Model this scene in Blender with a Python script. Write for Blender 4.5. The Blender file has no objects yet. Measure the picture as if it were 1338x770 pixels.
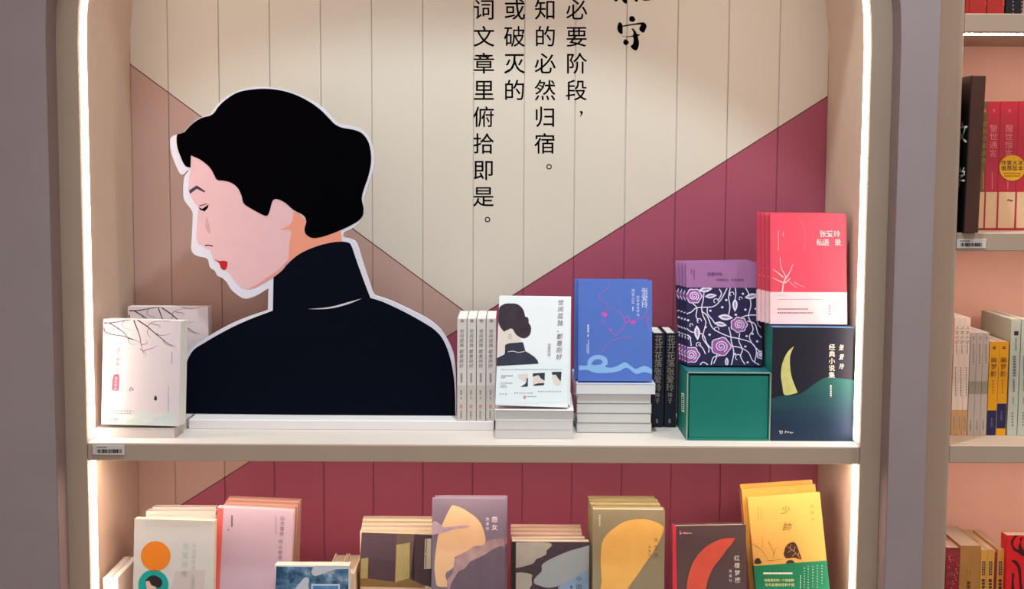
import bpy, bmesh, math, random
from mathutils import Matrix, Vector, Euler
from mathutils.geometry import tessellate_polygon

random.seed(7)
R = math.radians
scene = bpy.context.scene
COL = scene.collection

# ------------------------------------------------------------------ camera
PW, PH, FPX = 1338, 770, 1800.0
CAM = Vector((0.0, -2.40, 0.4905))
PITCH, ROLL = R(5.3), R(0.30)
CROT = Matrix.Rotation(R(90) - PITCH, 3, 'X') @ Matrix.Rotation(ROLL, 3, 'Z')
cd = bpy.data.cameras.new('camera')
cam = bpy.data.objects.new('camera', cd); COL.objects.link(cam)
cd.sensor_fit = 'HORIZONTAL'; cd.sensor_width = 36.0
cd.lens = 36.0 * FPX / PW
cd.clip_start = 0.05; cd.clip_end = 50
cam.matrix_world = Matrix.Translation(CAM) @ CROT.to_4x4()
scene.camera = cam

# ------------------------------------------------------------------ world, lights, exposure
scene.view_settings.view_transform = 'Standard'
scene.view_settings.look = 'None'
scene.view_settings.exposure = 0.0
scene.view_settings.gamma = 1.0
scene.view_settings.use_curve_mapping = False
LED_STRENGTH = 17.0
LED_COLOR = (1.0, 0.83, 0.68)
world = bpy.data.worlds.new('store_ambience'); scene.world = world
world.use_nodes = True
world.node_tree.nodes['Background'].inputs['Color'].default_value = (1.0, 0.90, 0.86, 1)
world.node_tree.nodes['Background'].inputs['Strength'].default_value = 0.70

def spot(name, loc, target, power, color, size, radius=0.03, blend=0.6):
    l = bpy.data.lights.new(name, 'SPOT'); l.energy = power; l.color = color
    l.spot_size = R(size); l.spot_blend = blend; l.shadow_soft_size = radius
    o = bpy.data.objects.new(name, l); COL.objects.link(o)
    o.location = loc
    o.rotation_euler = (Vector(target) - Vector(loc)).to_track_quat('-Z', 'Y').to_euler()
    return o
COOL = (0.75, 0.95, 1.0)
spot('ceiling_spot', (0.10, -0.62, 2.45), (0.12, 0.15, 0.10), 175, COOL, 60, 0.05, 0.8)
spot('ceiling_spot', (-0.55, -0.62, 2.45), (-0.45, 0.15, 0.15), 30, (1.0, 0.95, 0.94), 60, 0.05, 0.9)
spot('ceiling_spot', (1.35, -0.75, 2.45), (1.15, 0.10, 0.10), 100, (1.0, 0.93, 0.88), 60, 0.05, 0.9)  # unseen extra spot, added to brighten the right bookcase

# ------------------------------------------------------------------ pixel <-> world measuring aids (used to read real positions off the photo)
def ray(px, py):
    return CROT @ Vector(((px - PW/2) / FPX, -(py - PH/2) / FPX, -1.0))
def at(px, py, Y=None, Z=None):
    d = ray(px, py)
    k = (Y - CAM.y) / d.y if Y is not None else (Z - CAM.z) / d.z
    return CAM + d * k

# ------------------------------------------------------------------ materials
def lin(c):
    if isinstance(c, str):
        c = [int(c[i:i+2], 16) / 255 for i in (0, 2, 4)]
    return tuple((x / 12.92 if x <= 0.04045 else ((x + 0.055) / 1.055) ** 2.4) for x in c) + (1.0,)
MATS = {}
def mat(name, rgb, rough=0.55, coat=0.0, var=0.06, vscale=30.0, bump=0.0, bscale=120.0, spec=0.3, rgb2=None, detail=3.0, coat_bump=False):
    if name in MATS: return MATS[name]
    m = bpy.data.materials.new(name); m.use_nodes = True
    nt = m.node_tree; b = nt.nodes['Principled BSDF']
    b.inputs['Roughness'].default_value = rough
    b.inputs['Specular IOR Level'].default_value = spec
    b.inputs['Coat Weight'].default_value = coat
    b.inputs['Coat Roughness'].default_value = 0.12
    c = lin(rgb); b.inputs['Base Color'].default_value = c
    tc = nt.nodes.new('ShaderNodeTexCoord')
    if var > 0 or rgb2:
        n = nt.nodes.new('ShaderNodeTexNoise'); n.inputs['Scale'].default_value = vscale; n.inputs['Detail'].default_value = detail
        nt.links.new(tc.outputs['Object'], n.inputs['Vector'])
        r = nt.nodes.new('ShaderNodeValToRGB')
        r.color_ramp.elements[0].position = 0.3; r.color_ramp.elements[1].position = 0.7
        c2 = lin(rgb2) if rgb2 else tuple(min(1, x * (1 + var)) for x in c[:3]) + (1,)
        c1 = c if rgb2 else tuple(x * (1 - var) for x in c[:3]) + (1,)
        r.color_ramp.elements[0].color = c1; r.color_ramp.elements[1].color = c2
        nt.links.new(n.outputs['Fac'], r.inputs['Fac']); nt.links.new(r.outputs['Color'], b.inputs['Base Color'])
    if bump > 0:
        n2 = nt.nodes.new('ShaderNodeTexNoise'); n2.inputs['Scale'].default_value = bscale; n2.inputs['Detail'].default_value = 2
        nt.links.new(tc.outputs['Object'], n2.inputs['Vector'])
        bp = nt.nodes.new('ShaderNodeBump'); bp.inputs['Strength'].default_value = bump; bp.inputs['Distance'].default_value = 0.002
        nt.links.new(n2.outputs['Fac'], bp.inputs['Height'])
        nt.links.new(bp.outputs['Normal'], b.inputs['Coat Normal' if coat_bump else 'Normal'])
    MATS[name] = m
    return m
def emis(name, rgb, strength):
    m = bpy.data.materials.new(name); m.use_nodes = True
    nt = m.node_tree; nt.nodes.clear()
    e = nt.nodes.new('ShaderNodeEmission'); e.inputs['Color'].default_value = tuple(rgb) + (1,); e.inputs['Strength'].default_value = strength
    o = nt.nodes.new('ShaderNodeOutputMaterial'); nt.links.new(e.outputs[0], o.inputs[0])
    return m
def page_mat(name, rgb, dark=0.82, wrapped=False):
    if name in MATS: return MATS[name]
    m = mat(name, rgb, 0.7, coat=0.7 if wrapped else 0.0, var=0, bump=0.5 if wrapped else 0, bscale=45, coat_bump=True)
    nt = m.node_tree; b = nt.nodes['Principled BSDF']
    tc = nt.nodes.new('ShaderNodeTexCoord'); mp = nt.nodes.new('ShaderNodeMapping')
    mp.inputs['Scale'].default_value = (3, 900, 3)
    n = nt.nodes.new('ShaderNodeTexNoise'); n.inputs['Scale'].default_value = 1.0; n.inputs['Detail'].default_value = 2
    r = nt.nodes.new('ShaderNodeValToRGB'); c = lin(rgb)
    r.color_ramp.elements[0].position = .3; r.color_ramp.elements[1].position = .65
    r.color_ramp.elements[0].color = tuple(x * dark for x in c[:3]) + (1,); r.color_ramp.elements[1].color = c
    nt.links.new(tc.outputs['Object'], mp.inputs['Vector']); nt.links.new(mp.outputs[0], n.inputs['Vector'])
    nt.links.new(n.outputs['Fac'], r.inputs['Fac']); nt.links.new(r.outputs['Color'], b.inputs['Base Color'])
    return m

# ------------------------------------------------------------------ object helpers
def link(name, me, m, parent=None):
    o = bpy.data.objects.new(name, me); COL.objects.link(o)
    if m is not None:
        me.materials.clear(); me.materials.append(m)
    if parent is not None: o.parent = parent
    return o
def from_bm(name, bm, m, parent=None, smooth=False):
    bmesh.ops.recalc_face_normals(bm, faces=bm.faces)
    me = bpy.data.meshes.new(name); bm.to_mesh(me); bm.free()
    if smooth:
        for p in me.polygons: p.use_smooth = True
    return link(name, me, m, parent)
def tag(o, label=None, cat=None, group=None, kind=None):
    if label: o['label'] = label
    if cat: o['category'] = cat
    if group: o['group'] = group
    if kind: o['kind'] = kind
    return o
def empty(name, loc=(0, 0, 0), label=None, cat=None, group=None):
    o = bpy.data.objects.new(name, None); COL.objects.link(o); o.location = loc
    o.empty_display_size = 0.02
    return tag(o, label, cat, group)
def copy_thing(o, loc, label, group=None, parent=None, drot=None):
    c = o.copy(); COL.objects.link(c)
    c.location = loc
    if drot: c.rotation_euler = [a + b for a, b in zip(c.rotation_euler, drot)]
    if label: c['label'] = label
    if group: c['group'] = group
    for ch in list(o.children):
        d = ch.copy(); COL.objects.link(d); d.parent = c
        for g in list(ch.children):
            e = g.copy(); COL.objects.link(e); e.parent = d
    return c
def box_bm(bm, x0, x1, y0, y1, z0, z1, bev=0.0):
    vs = [bm.verts.new((x, y, z)) for x in (x0, x1) for y in (y0, y1) for z in (z0, z1)]
    fs = [(0,1,3,2), (4,6,7,5), (0,4,5,1), (2,3,7,6), (0,2,6,4), (1,5,7,3)]
    F = [bm.faces.new([vs[i] for i in f]) for f in fs]
    if bev > 0:
        es = list({e for f in F for e in f.edges})
        bmesh.ops.bevel(bm, geom=es, offset=bev, segments=1, affect='EDGES', profile=0.5)
def box(name, x0, x1, y0, y1, z0, z1, m, parent=None, bev=0.0):
    bm = bmesh.new(); box_bm(bm, x0, x1, y0, y1, z0, z1, bev)
    return from_bm(name, bm, m, parent)
def prism(name, poly, z0, z1, m, parent=None, axis='z', bev=0.0):
    """extrude a 2D polygon: axis z -> (x,y) outline, axis y -> (x,z) outline"""
    bm = bmesh.new()
    f = (lambda p, h: (p[0], p[1], h)) if axis == 'z' else (lambda p, h: (p[0], h, p[1]))
    a = [bm.verts.new(f(p, z0)) for p in poly]; b = [bm.verts.new(f(p, z1)) for p in poly]
    n = len(poly)
    F0 = bm.faces.new(a); F1 = bm.faces.new(b[::-1])
    for i in range(n):
        bm.faces.new((a[i], b[i], b[(i+1) % n], a[(i+1) % n]))
    bm.normal_update()
    if True:
        if bev > 0:
            es = [e for e in bm.edges if e.calc_face_angle(0) > 0.6]
            bmesh.ops.bevel(bm, geom=es, offset=bev, segments=2, affect='EDGES', profile=0.5)
        bm.normal_update()
        bmesh.ops.triangulate(bm, faces=[f for f in bm.faces if len(f.verts) > 4])
    return from_bm(name, bm, m, parent)

# ------------------------------------------------------------------ flat print: outlines, strokes and lettering laid on a face
def catmull(pts, closed=True, n=5):
    out = []; N = len(pts)
    rng = range(N) if closed else range(N - 1)
    for i in rng:
        if closed: p0, p1, p2, p3 = pts[i-1], pts[i], pts[(i+1) % N], pts[(i+2) % N]
        else: p0, p1, p2, p3 = pts[max(i-1, 0)], pts[i], pts[i+1], pts[min(i+2, N-1)]
        if p1 == p2: continue
        for k in range(n):
            t = k / n
            out.append(tuple(0.5 * ((2*p1[j]) + (-p0[j]+p2[j])*t + (2*p0[j]-5*p1[j]+4*p2[j]-p3[j])*t*t + (-p0[j]+3*p1[j]-3*p2[j]+p3[j])*t**3) for j in (0, 1)))
    if not closed: out.append(tuple(pts[-1]))
    return out
def ribbon(pts, w, taper=False, smooth=True):
    """closed polygon around a polyline, w wide"""
    p = catmull(pts, False, 4) if smooth and len(pts) > 2 else list(pts)
    L, Rr = [], []
    for i, q in enumerate(p):
        a = p[max(i-1, 0)]; b = p[min(i+1, len(p)-1)]
        dx, dy = b[0]-a[0], b[1]-a[1]; l = math.hypot(dx, dy) or 1
        ww = w / 2
        if taper: ww *= (1 - 0.8 * i / max(1, len(p)-1))
        L.append((q[0] - dy/l*ww, q[1] + dx/l*ww)); Rr.append((q[0] + dy/l*ww, q[1] - dx/l*ww))
    return L + Rr[::-1]
def crop(pts, s, ox, oy):
    return [(x / s + ox, y / s + oy) for x, y in pts]
SINGLY = {'rose_print', 'leaf_print', 'cloud_print', 'brush_lettering', 'photo_print', 'disc_print', 'brush_print', 'white_patch', 'dress_print', 'eye', 'loop_print'}
def clip_rect(P, r):
    for ax, lim, sg in ((0, r[0], 1), (0, r[1], -1), (1, r[2], 1), (1, r[3], -1)):
        out = []
        for i in range(len(P)):
            a, b = P[i-1], P[i]
            ia, ib = (a[ax] - lim) * sg >= 0, (b[ax] - lim) * sg >= 0
            if ia != ib:
                t = (lim - a[ax]) / (b[ax] - a[ax]); out.append(tuple(a[k] + (b[k] - a[k]) * t for k in (0, 1)))
            if ib: out.append(b)
        P = out
        if not P: break
    return P
ON_THING = {'belly_band', 'navy_band', 'spine_strip', 'sticker', 'band_print_strip'}
class Face:
    """a plane of a host object; axis = local normal axis, pos = where it lies, sgn = side print is lifted to"""
    def __init__(self, host, axis='y', pos=0.0, sgn=-1):
        self.host, self.ax, self.pos, self.sgn = host, 'xyz'.index(axis), pos, sgn
        self.clip = None
        # print belongs to the cover it is on: thing > cover > print
        self.par = next((c for c in host.children if c.name.split('.')[0] in ('cover', 'holder', 'front_panel')), host)
        self.M = host.matrix_basis.copy(); self.I = self.M.inverted()
        self.o = self.I @ CAM
    def loc(self, px, py):
        d = self.I.to_3x3() @ ray(px, py)
        k = (self.pos - self.o[self.ax]) / d[self.ax]
        return self.o + d * k
    def lift(self, v, lay):
        v = v.copy(); v[self.ax] = self.pos + self.sgn * lay * 0.00022
        return v
    def art(self, name, polys, m, lay=1, smooth=False, label=None, n=5, parent=None):
        if polys and not isinstance(polys[0], list): polys = [polys]
        if len(polys) > 1 and name in SINGLY:          # motifs that can be picked apart: one part each
            return [self.art(name, [p], m, lay, smooth, label, n, parent) for p in polys]
        verts, faces = [], []
        for p in polys:
            p = [tuple(q) for q in p]
            if smooth: p = catmull(p, True, n)
            q = [self.loc(*a) for a in p]
            u, v = [i for i in range(3) if i != self.ax]
            if self.clip:
                c2 = clip_rect([(a[u], a[v]) for a in q], self.clip)
                if len(c2) < 3: continue
                nq = []
                for a in c2:
                    w = Vector((0, 0, 0)); w[u], w[v] = a; nq.append(w)
                q = nq
            b = len(verts)
            verts += [self.lift(v_, lay) for v_ in q]
            for t in tessellate_polygon([[Vector((a[u], a[v], 0)) for a in q]]):
                faces.append([b + i for i in t])
        if not faces: return None
        me = bpy.data.meshes.new(name); me.from_pydata([tuple(v) for v in verts], [], faces); me.update()
        o = link(name, me, m, parent or (self.host if name in ON_THING else self.par))
        if label: o['label'] = label
        if len(polys) > 2: o['kind'] = 'stuff'
        return o
    def text(self, name, s, cx, cy, size, m, vertical=True, pitch=None, lay=2, slant=0.0, aspect=1.0, weight=0.0, rot=0.0, step=(0, 0)):
        """glyphs centred at (cx, cy), (cx, cy+pitch)... in photo pixels; first glyph at cx, cy"""
        pitch = pitch or size * 1.1
        c = self.loc(cx, cy)
        eu = (self.loc(cx + 5, cy) - self.loc(cx - 5, cy)) / 10; ev = (self.loc(cx, cy + 5) - self.loc(cx, cy - 5)) / 10
        verts, faces = [], []
        for i, ch in enumerate(s):
            if ch in ' \u3000': continue
            gv, gf = glyph(ch, weight)
            ox = (0 if vertical else i * pitch) + step[0] * i; oy = (i * pitch if vertical else 0) + step[1] * i
            b = len(verts)
            for x, y in gv:
                X = (x * aspect + slant * y) * size; Y = -y * size
                X, Y = X * math.cos(rot) - Y * math.sin(rot), X * math.sin(rot) + Y * math.cos(rot)
                verts.append(self.lift(c + eu * (ox + X) + ev * (oy + Y), lay))
            faces += [[b + j for j in f] for f in gf]
        me = bpy.data.meshes.new(name); me.from_pydata([tuple(v) for v in verts], [], faces); me.update()
        return link(name, me, m, self.par)
    def micro(self, name, rows, m, lay=2):
        """rows of print too small to read: (x0, x1, y, height, mark, gap[, vertical])"""
        polys = []
        for r in rows:
            x0, x1, y, h, mk, gp = r[:6]; vert = len(r) > 6
            p = x0
            while p < x1:
                e = min(p + mk * random.uniform(.7, 1.2), x1)
                polys.append([(y - h/2, p), (y + h/2, p), (y + h/2, e), (y - h/2, e)] if vert else [(p, y - h/2), (e, y - h/2), (e, y + h/2), (p, y + h/2)])
                p = e + gp
        o = self.art(name, polys, m, lay)
        if o is not None and not isinstance(o, list) and len(polys) > 1: o['kind'] = 'stuff'
        return o
GLYPH = {}
def glyph(ch, weight=0.0):
    k = (ch, weight)
    if k in GLYPH: return GLYPH[k]
    cu = bpy.data.curves.new('g', 'FONT'); cu.body = ch; cu.size = 1.0; cu.resolution_u = 3; cu.offset = weight
    o = bpy.data.objects.new('g', cu); COL.objects.link(o)
    dg = bpy.context.evaluated_depsgraph_get(); dg.update()
    me = bpy.data.meshes.new_from_object(o.evaluated_get(dg))
    vs = [(v.co.x, v.co.y) for v in me.vertices]; fs = [tuple(p.vertices) for p in me.polygons]
    bpy.data.objects.remove(o); bpy.data.curves.remove(cu); bpy.data.meshes.remove(me)
    if 'ref' not in GLYPH and ch != '国':
        glyph('国')
    if ch == '国' and 'ref' not in GLYPH:
        xs = [v[0] for v in vs]; ys = [v[1] for v in vs]
        GLYPH['ref'] = ((min(xs)+max(xs))/2, (min(ys)+max(ys))/2, max(max(xs)-min(xs), max(ys)-min(ys)))
    rx, ry, rs = GLYPH['ref']
    vs = [((x - rx) / rs, (y - ry) / rs) for x, y in vs]
    GLYPH[k] = (vs, fs)
    return GLYPH[k]

# ------------------------------------------------------------------ books
def book_parts(root, w, h, t, cover, pages, spine=None, hard=False, parts=True):
    c = 0.0022 if hard else 0.0007
    ov = 0.0025 if hard else 0.0004
    prof = [(-w/2, 0), (w/2, 0), (w/2, c), (-w/2+c, c), (-w/2+c, t-c), (w/2, t-c), (w/2, t), (-w/2, t)]
    cv = prism('cover', prof, 0, h, cover, root)
    if spine is not None:
        box('spine', -w/2-0.0006, -w/2+0.004, -0.0003, t+0.0003, 0.0002, h-0.0002, spine, root, 0.0003)
    bx0, bx1 = -w/2 + c + 0.0002, w/2 - ov
    box('page_block', bx0, bx1, c + 0.0001, t - c - 0.0001, ov, h - ov, pages, root)
    root['dims'] = (w, h, t)
    return cv
def standing(name, label, cat, group, tl, tr, Y0, z0, lean, t, cover, pages, roll=0.0, yaw=0.0, spine=None, hard=False, h=None):
    """front cover to the room; tl, tr = where the photo shows its top front corners"""
    a = R(lean)
    z0 = z0 + t * math.sin(a) + .0003                      # a leaning book rests on its back edge
    p0 = Vector((0, Y0, z0))
    up = Vector((0, math.sin(a), math.cos(a)))
    nrm2 = Vector((0, math.cos(a), -math.sin(a)))
    def hit2(px, py):
        d = ray(px, py); k = (p0 - CAM).dot(nrm2) / d.dot(nrm2); return CAM + d * k
    A, B = hit2(*tl), hit2(*tr)
    w = (B - A).length; mid = (A + B) / 2
    r = R(roll)
    hh = (mid - p0).dot(up)
    lift = w / 2 * abs(math.sin(r))
    H = h or (hh - lift) / math.cos(r)
    X = mid.x - H * math.sin(r)
    root = empty(name, (X, Y0 + lift * math.sin(a), z0 + lift * math.cos(a)), label, cat, group)
    root.rotation_euler = (Matrix.Rotation(R(yaw), 3, 'Z') @ Matrix.Rotation(-a, 3, 'X') @ Matrix.Rotation(r, 3, 'Y')).to_euler()
    book_parts(root, w, H, t, cover, pages, spine, hard)
    root['w'] = w; root['h'] = H
    f = Face(root); f.clip = (-w/2, w/2, 0, H)
    return root, f
def spined(name, label, cat, group, xl, xr, ytop, Y0, z0, depth, cover, pages, spine=None, hard=False, roll=0.0):
    """spine to the room; xl, xr at the top of the spine in the photo"""
    A, B = at(xl, ytop, Y=Y0), at(xr, ytop, Y=Y0)
    t = B.x - A.x; h = (A.z + B.z) / 2 - z0
    r = R(roll)
    root = empty(name, (B.x - h*math.sin(r), Y0 + depth/2, z0), label, cat, group)
    root.rotation_euler = (Matrix.Rotation(r, 3, 'Y') @ Matrix.Rotation(R(90), 3, 'Z')).to_euler()
    book_parts(root, depth, h, t, cover, pages, spine, hard)
    f = Face(root, 'x', -depth/2 - (0.0006 if spine else 0)); f.clip = (0, t, .0004, h)
    return root, f
def flat(name, label, cat, group, xl, xr, yrow, Y0, z1, t, depth, cover, pages, yaw=0.0, spine=None, hard=False):
    """lying on its back, foot edge to the room"""
    A, B = at(xl, yrow, Y=Y0), at(xr, yrow, Y=Y0)
    root = empty(name, ((A.x+B.x)/2, Y0, z1), label, cat, group)
    root.rotation_euler = (Matrix.Rotation(R(yaw), 3, 'Z') @ Matrix.Rotation(R(-90), 3, 'X')).to_euler()
    book_parts(root, B.x - A.x, depth, t, cover, pages, spine, hard)
    return root

# ================================================================== THE PLACE
DEPTH = 0.325
ZL = -0.376
ZFLOOR = -1.10
M_lilac = mat('lilac_paint', '928487', 0.75, var=0.03, vscale=12, bump=0.15, bscale=500)
M_tan = mat('taupe_lacquer', 'AA9583', 0.5, var=0.03, vscale=8, bump=0.05, bscale=300)
M_line = mat('cream_lining', 'C6AB98', 0.6, var=0.02)
M_shelf = mat('shelf_top_pale', 'D2C7BF', 0.45, var=0.02)  # paler tone than the taupe boards, for the centre shelf tops
M_floor = mat('floor_stone', '8A7F78', 0.4, var=0.1, vscale=6)
M_led = emis('led_light', LED_COLOR, LED_STRENGTH)
M_led_right = emis('led_light_right_case', (1.0, 0.80, 0.66), LED_STRENGTH * 3.2)
M_led_under = emis('led_light_under_shelf', LED_COLOR, LED_STRENGTH * 1.7)

XIL = at(113.5, 577, Y=0).x; XIR = at(1124, 590, Y=0).x
XOL = at(74, 100, Y=0).x; XOR = at(1158, 400, Y=0).x
LF = -0.05
XLL = at(61, 100, Y=LF).x; XLR = at(1167, 400, Y=LF).x
XPL = at(1216, 400, Y=LF).x; XPR = at(1247, 400, Y=0).x
XC = (XIL + XIR) / 2; ZS = 0.70
NA = 40
def arch(xl, xr, zb, z_spring=ZS):
    c, a = (xl + xr) / 2, (xr - xl) / 2
    p = [(xl, zb)]
    for i in range(NA + 1):
        f = math.pi * (1 - i / NA)
        p.append((c + a * math.cos(f), z_spring + a * math.sin(f)))
    p.append((xr, zb))
    return p
def band(name, A, B, y0, y1, m, parent=None):
    """solid strip between two paths of equal length, from depth y0 to y1"""
    bm = bmesh.new()
    V = [[bm.verts.new((p[0], y, p[1])) for p in P] for P in (A, B) for y in (y0, y1)]   # A0 A1 B0 B1
    n = len(A)
    for i in range(n - 1):
        bm.faces.new((V[0][i], V[0][i+1], V[2][i+1], V[2][i]))
        bm.faces.new((V[1][i], V[3][i], V[3][i+1], V[1][i+1]))
        bm.faces.new((V[0][i], V[1][i], V[1][i+1], V[0][i+1]))
        bm.faces.new((V[2][i], V[2][i+1], V[3][i+1], V[3][i]))
    for i in (0, n - 1):
        bm.faces.new((V[0][i], V[2][i], V[3][i], V[1][i]))
    return from_bm(name, bm, m, parent)

# floor of the shop
o = box('floor', -3, 3, -4, 0.6, ZFLOOR - 0.05, ZFLOOR, M_floor); tag(o, kind='structure')
# lilac wall with the arched opening
inner = arch(XLL, XLR, ZFLOOR)
outer = []
for (x, z) in inner:
    if z <= ZS: outer.append((-2.6 if x < XC else XPL, z))
    else:
        t = (x - XLL) / (XLR - XLL)
        outer.append((-2.6 + t * (XPL + 2.6), 2.1))
outer[1] = (-2.6, 2.1); outer[-2] = (XPL, 2.1)
o = band('wall_back', inner, outer, LF, 0.0, M_lilac); tag(o, kind='structure')

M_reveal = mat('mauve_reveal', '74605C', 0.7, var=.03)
o = band('reveal_band_1', [(x + (XC - x) * .0008, z) for x, z in inner], inner, LF - .0005, -.0005, M_reveal); tag(o, kind='structure')  # thin band added over the arch reveal to make it darker

# ---- centre bookcase
bc = empty('bookcase', (XC, 0, ZFLOOR), 'large arched taupe bookcase with glowing edge strips and painted plank back, in the middle', 'bookcase')
BI = Matrix.Translation((-XC, 0, -ZFLOOR))
def to_bc(o, root=bc):
    o.parent = root; o.matrix_parent_inverse = Matrix.Translation(root.location).inverted(); return o
to_bc(band('frame', arch(XIL, XIR, ZFLOOR), arch(XOL, XOR, ZFLOOR), 0.0, 0.03, M_tan))
to_bc(band('lining', arch(XIL, XIR, ZFLOOR), arch(XIL - 0.018, XIR + 0.018, ZFLOOR), 0.0302, DEPTH + 0.02, M_line))
def shelf(root, x0, x1, ztop, d=DEPTH, thick=0.0315):
    s = box('shelf', x0, x1, 0.0004, d - 0.001, ztop - thick, ztop - .0009, M_tan, None, 0.0012); to_bc(s, root)
    t = box('shelf_surface', x0, x1, 0.0012, d - 0.001, ztop - .0009, ztop, M_shelf, None); to_bc(t, root); t['label'] = 'pale shelf surface'
    return s
shelf(bc, XIL + .0005, XIR - .0005, 0.0); shelf(bc, XIL + .0005, XIR - .0005, ZL)
o = box('plinth', XIL + .0005, XIR - .0005, 0.03, 0.05, ZFLOOR, ZL - .035, M_tan); to_bc(o)
# LED strips: upper arch, lower verticals, shelf underside
e = 0.003
to_bc(band('led_strip', arch(XIL, XIR, 0.006), arch(XIL + e, XIR - e, 0.006), 0.017, 0.040, M_led))
to_bc(box('led_strip', XIL, XIL + e, 0.017, 0.040, ZL + .003, -0.034, M_led))
to_bc(box('led_strip', XIR - e, XIR, 0.017, 0.040, ZL + .003, -0.034, M_led))
to_bc(box('led_strip', XIL + .01, XIR - .01, 0.016, 0.046, -0.0330, -0.0312, M_led_under))
# plank back with the colour fields printed over it
def line(a, b, Y=DEPTH):
    p, q = at(*a, Y=Y), at(*b, Y=Y)
    nx, nz = (q.z - p.z), -(q.x - p.x)
    l = math.hypot(nx, nz); nx, nz = -nx / l, -nz / l          # nz > 0 : positive above
    if nz < 0: nx, nz = -nx, -nz
    return nx, nz, -(nx * p.x + nz * p.z)
LL = line((170, 84), (500, 328)); LR = line((321, 607), (1083, 125))
def plank_material():
    m = bpy.data.materials.new('painted_planks'); m.use_nodes = True
    nt = m.node_tree; b = nt.nodes['Principled BSDF']; b.inputs['Roughness'].default_value = 0.5; b.inputs['Specular IOR Level'].default_value = 0.3
    g = nt.nodes.new('ShaderNodeNewGeometry'); s = nt.nodes.new('ShaderNodeSeparateXYZ'); nt.links.new(g.outputs['Position'], s.inputs[0])
    def M(op, a, c=None, d=None):
        n = nt.nodes.new('ShaderNodeMath'); n.operation = op
        for i, v in enumerate((a, c, d)):
            if v is None: continue
            if isinstance(v, (int, float)): n.inputs[i].default_value = v
            else: nt.links.new(v, n.inputs[i])
        return n.outputs[0]
    def side(L):
        return M('ADD', M('MULTIPLY_ADD', s.outputs['X'], L[0], L[2]), M('MULTIPLY', s.outputs['Z'], L[1]))
    dl, dr = side(LL), side(LR)
    def mix(f, a, c):
        n = nt.nodes.new('ShaderNodeMix'); n.data_type = 'RGBA'
        nt.links.new(f, n.inputs[0])
        for i, v in ((6, a), (7, c)):
            if isinstance(v, tuple): n.inputs[i].default_value = v
            else: nt.links.new(v, n.inputs[i])
        return n.outputs[2]
    aL = M('GREATER_THAN', dl, 0.0); aR = M('GREATER_THAN', dr, 0.0)
    upper = mix(aL, lin('B6948A'), lin('CFC5B8'))
    colr = mix(aR, lin('9C4A5F'), upper)
    nearR = M('LESS_THAN', M('ABSOLUTE', dr), 0.0011)
    nearL = M('MULTIPLY', M('LESS_THAN', M('ABSOLUTE', dl), 0.0010), aR)
    colr = mix(M('MAXIMUM', nearR, nearL), colr, lin('5A2A30'))
    n = nt.nodes.new('ShaderNodeTexNoise'); n.inputs['Scale'].default_value = 900
    bp = nt.nodes.new('ShaderNodeBump'); bp.inputs['Strength'].default_value = 0.05; bp.inputs['Distance'].default_value = 0.001
    nt.links.new(g.outputs['Position'], n.inputs['Vector']); nt.links.new(n.outputs['Fac'], bp.inputs['Height']); nt.links.new(bp.outputs[0], b.inputs['Normal'])
    nt.links.new(colr, b.inputs['Base Color'])
    return m
M_plank = plank_material()
g0 = at(218.7, 50, Y=DEPTH).x; g12 = at(1018, 100, Y=DEPTH).x; st = (g12 - g0) / 12
edges = [XIL] + [g0 + i * st for i in range(13)] + [XIR]
a_in = (XIR - XIL) / 2
for i in range(14):
    x0, x1 = edges[i], edges[i+1]
    zt = 0
    for x in (x0, x1, min(max(XC, x0), x1)):
        zt = max(zt, ZS + math.sqrt(max(0, a_in**2 - (x - XC)**2)))
    o = box('plank', x0 + .0008, x1 - .0008, DEPTH, DEPTH + .0023, ZL - .03, zt + .012, M_plank, None, 0.0004); to_bc(o)
o = box('backing_board', XIL - .018, XIR + .018, DEPTH + .0024, DEPTH + .02, ZFLOOR, ZS + a_in + .02, M_plank); to_bc(o)
# lettering on the planks
M_black = mat('black_print', '0C0908', 0.8, var=0, spec=.0)
bface = Face(bc, 'y', DEPTH)
for cx, s in ((753.5, '必要阶段'), (712.5, '知的必然归宿'), (672.5, '或破灭的'), (632.5, '词文章里俯拾即是')):
    o = bface.text('lettering', s, cx, 13, 25.5, M_black, True, 35.35, 1, step=(-0.12, 0), weight=0.006)
for x, y in ((717.5, 218), (637, 287)):
    ring = [ (x + 3.6*math.cos(t*math.pi/8), y + 3.6*math.sin(t*math.pi/8)) for t in range(17)] + [ (x + 2.2*math.cos(t*math.pi/8), y + 2.2*math.sin(t*math.pi/8)) for t in range(16, -1, -1)]
    bface.art('lettering', ring, M_black)
bface.art('lettering', catmull([(757.5, 145.5), (761, 145.5), (761, 149), (757.5, 153), (759, 149)], True), M_black)
Z = lambda pts: crop(pts, 9.625, 780, 0)
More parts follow.
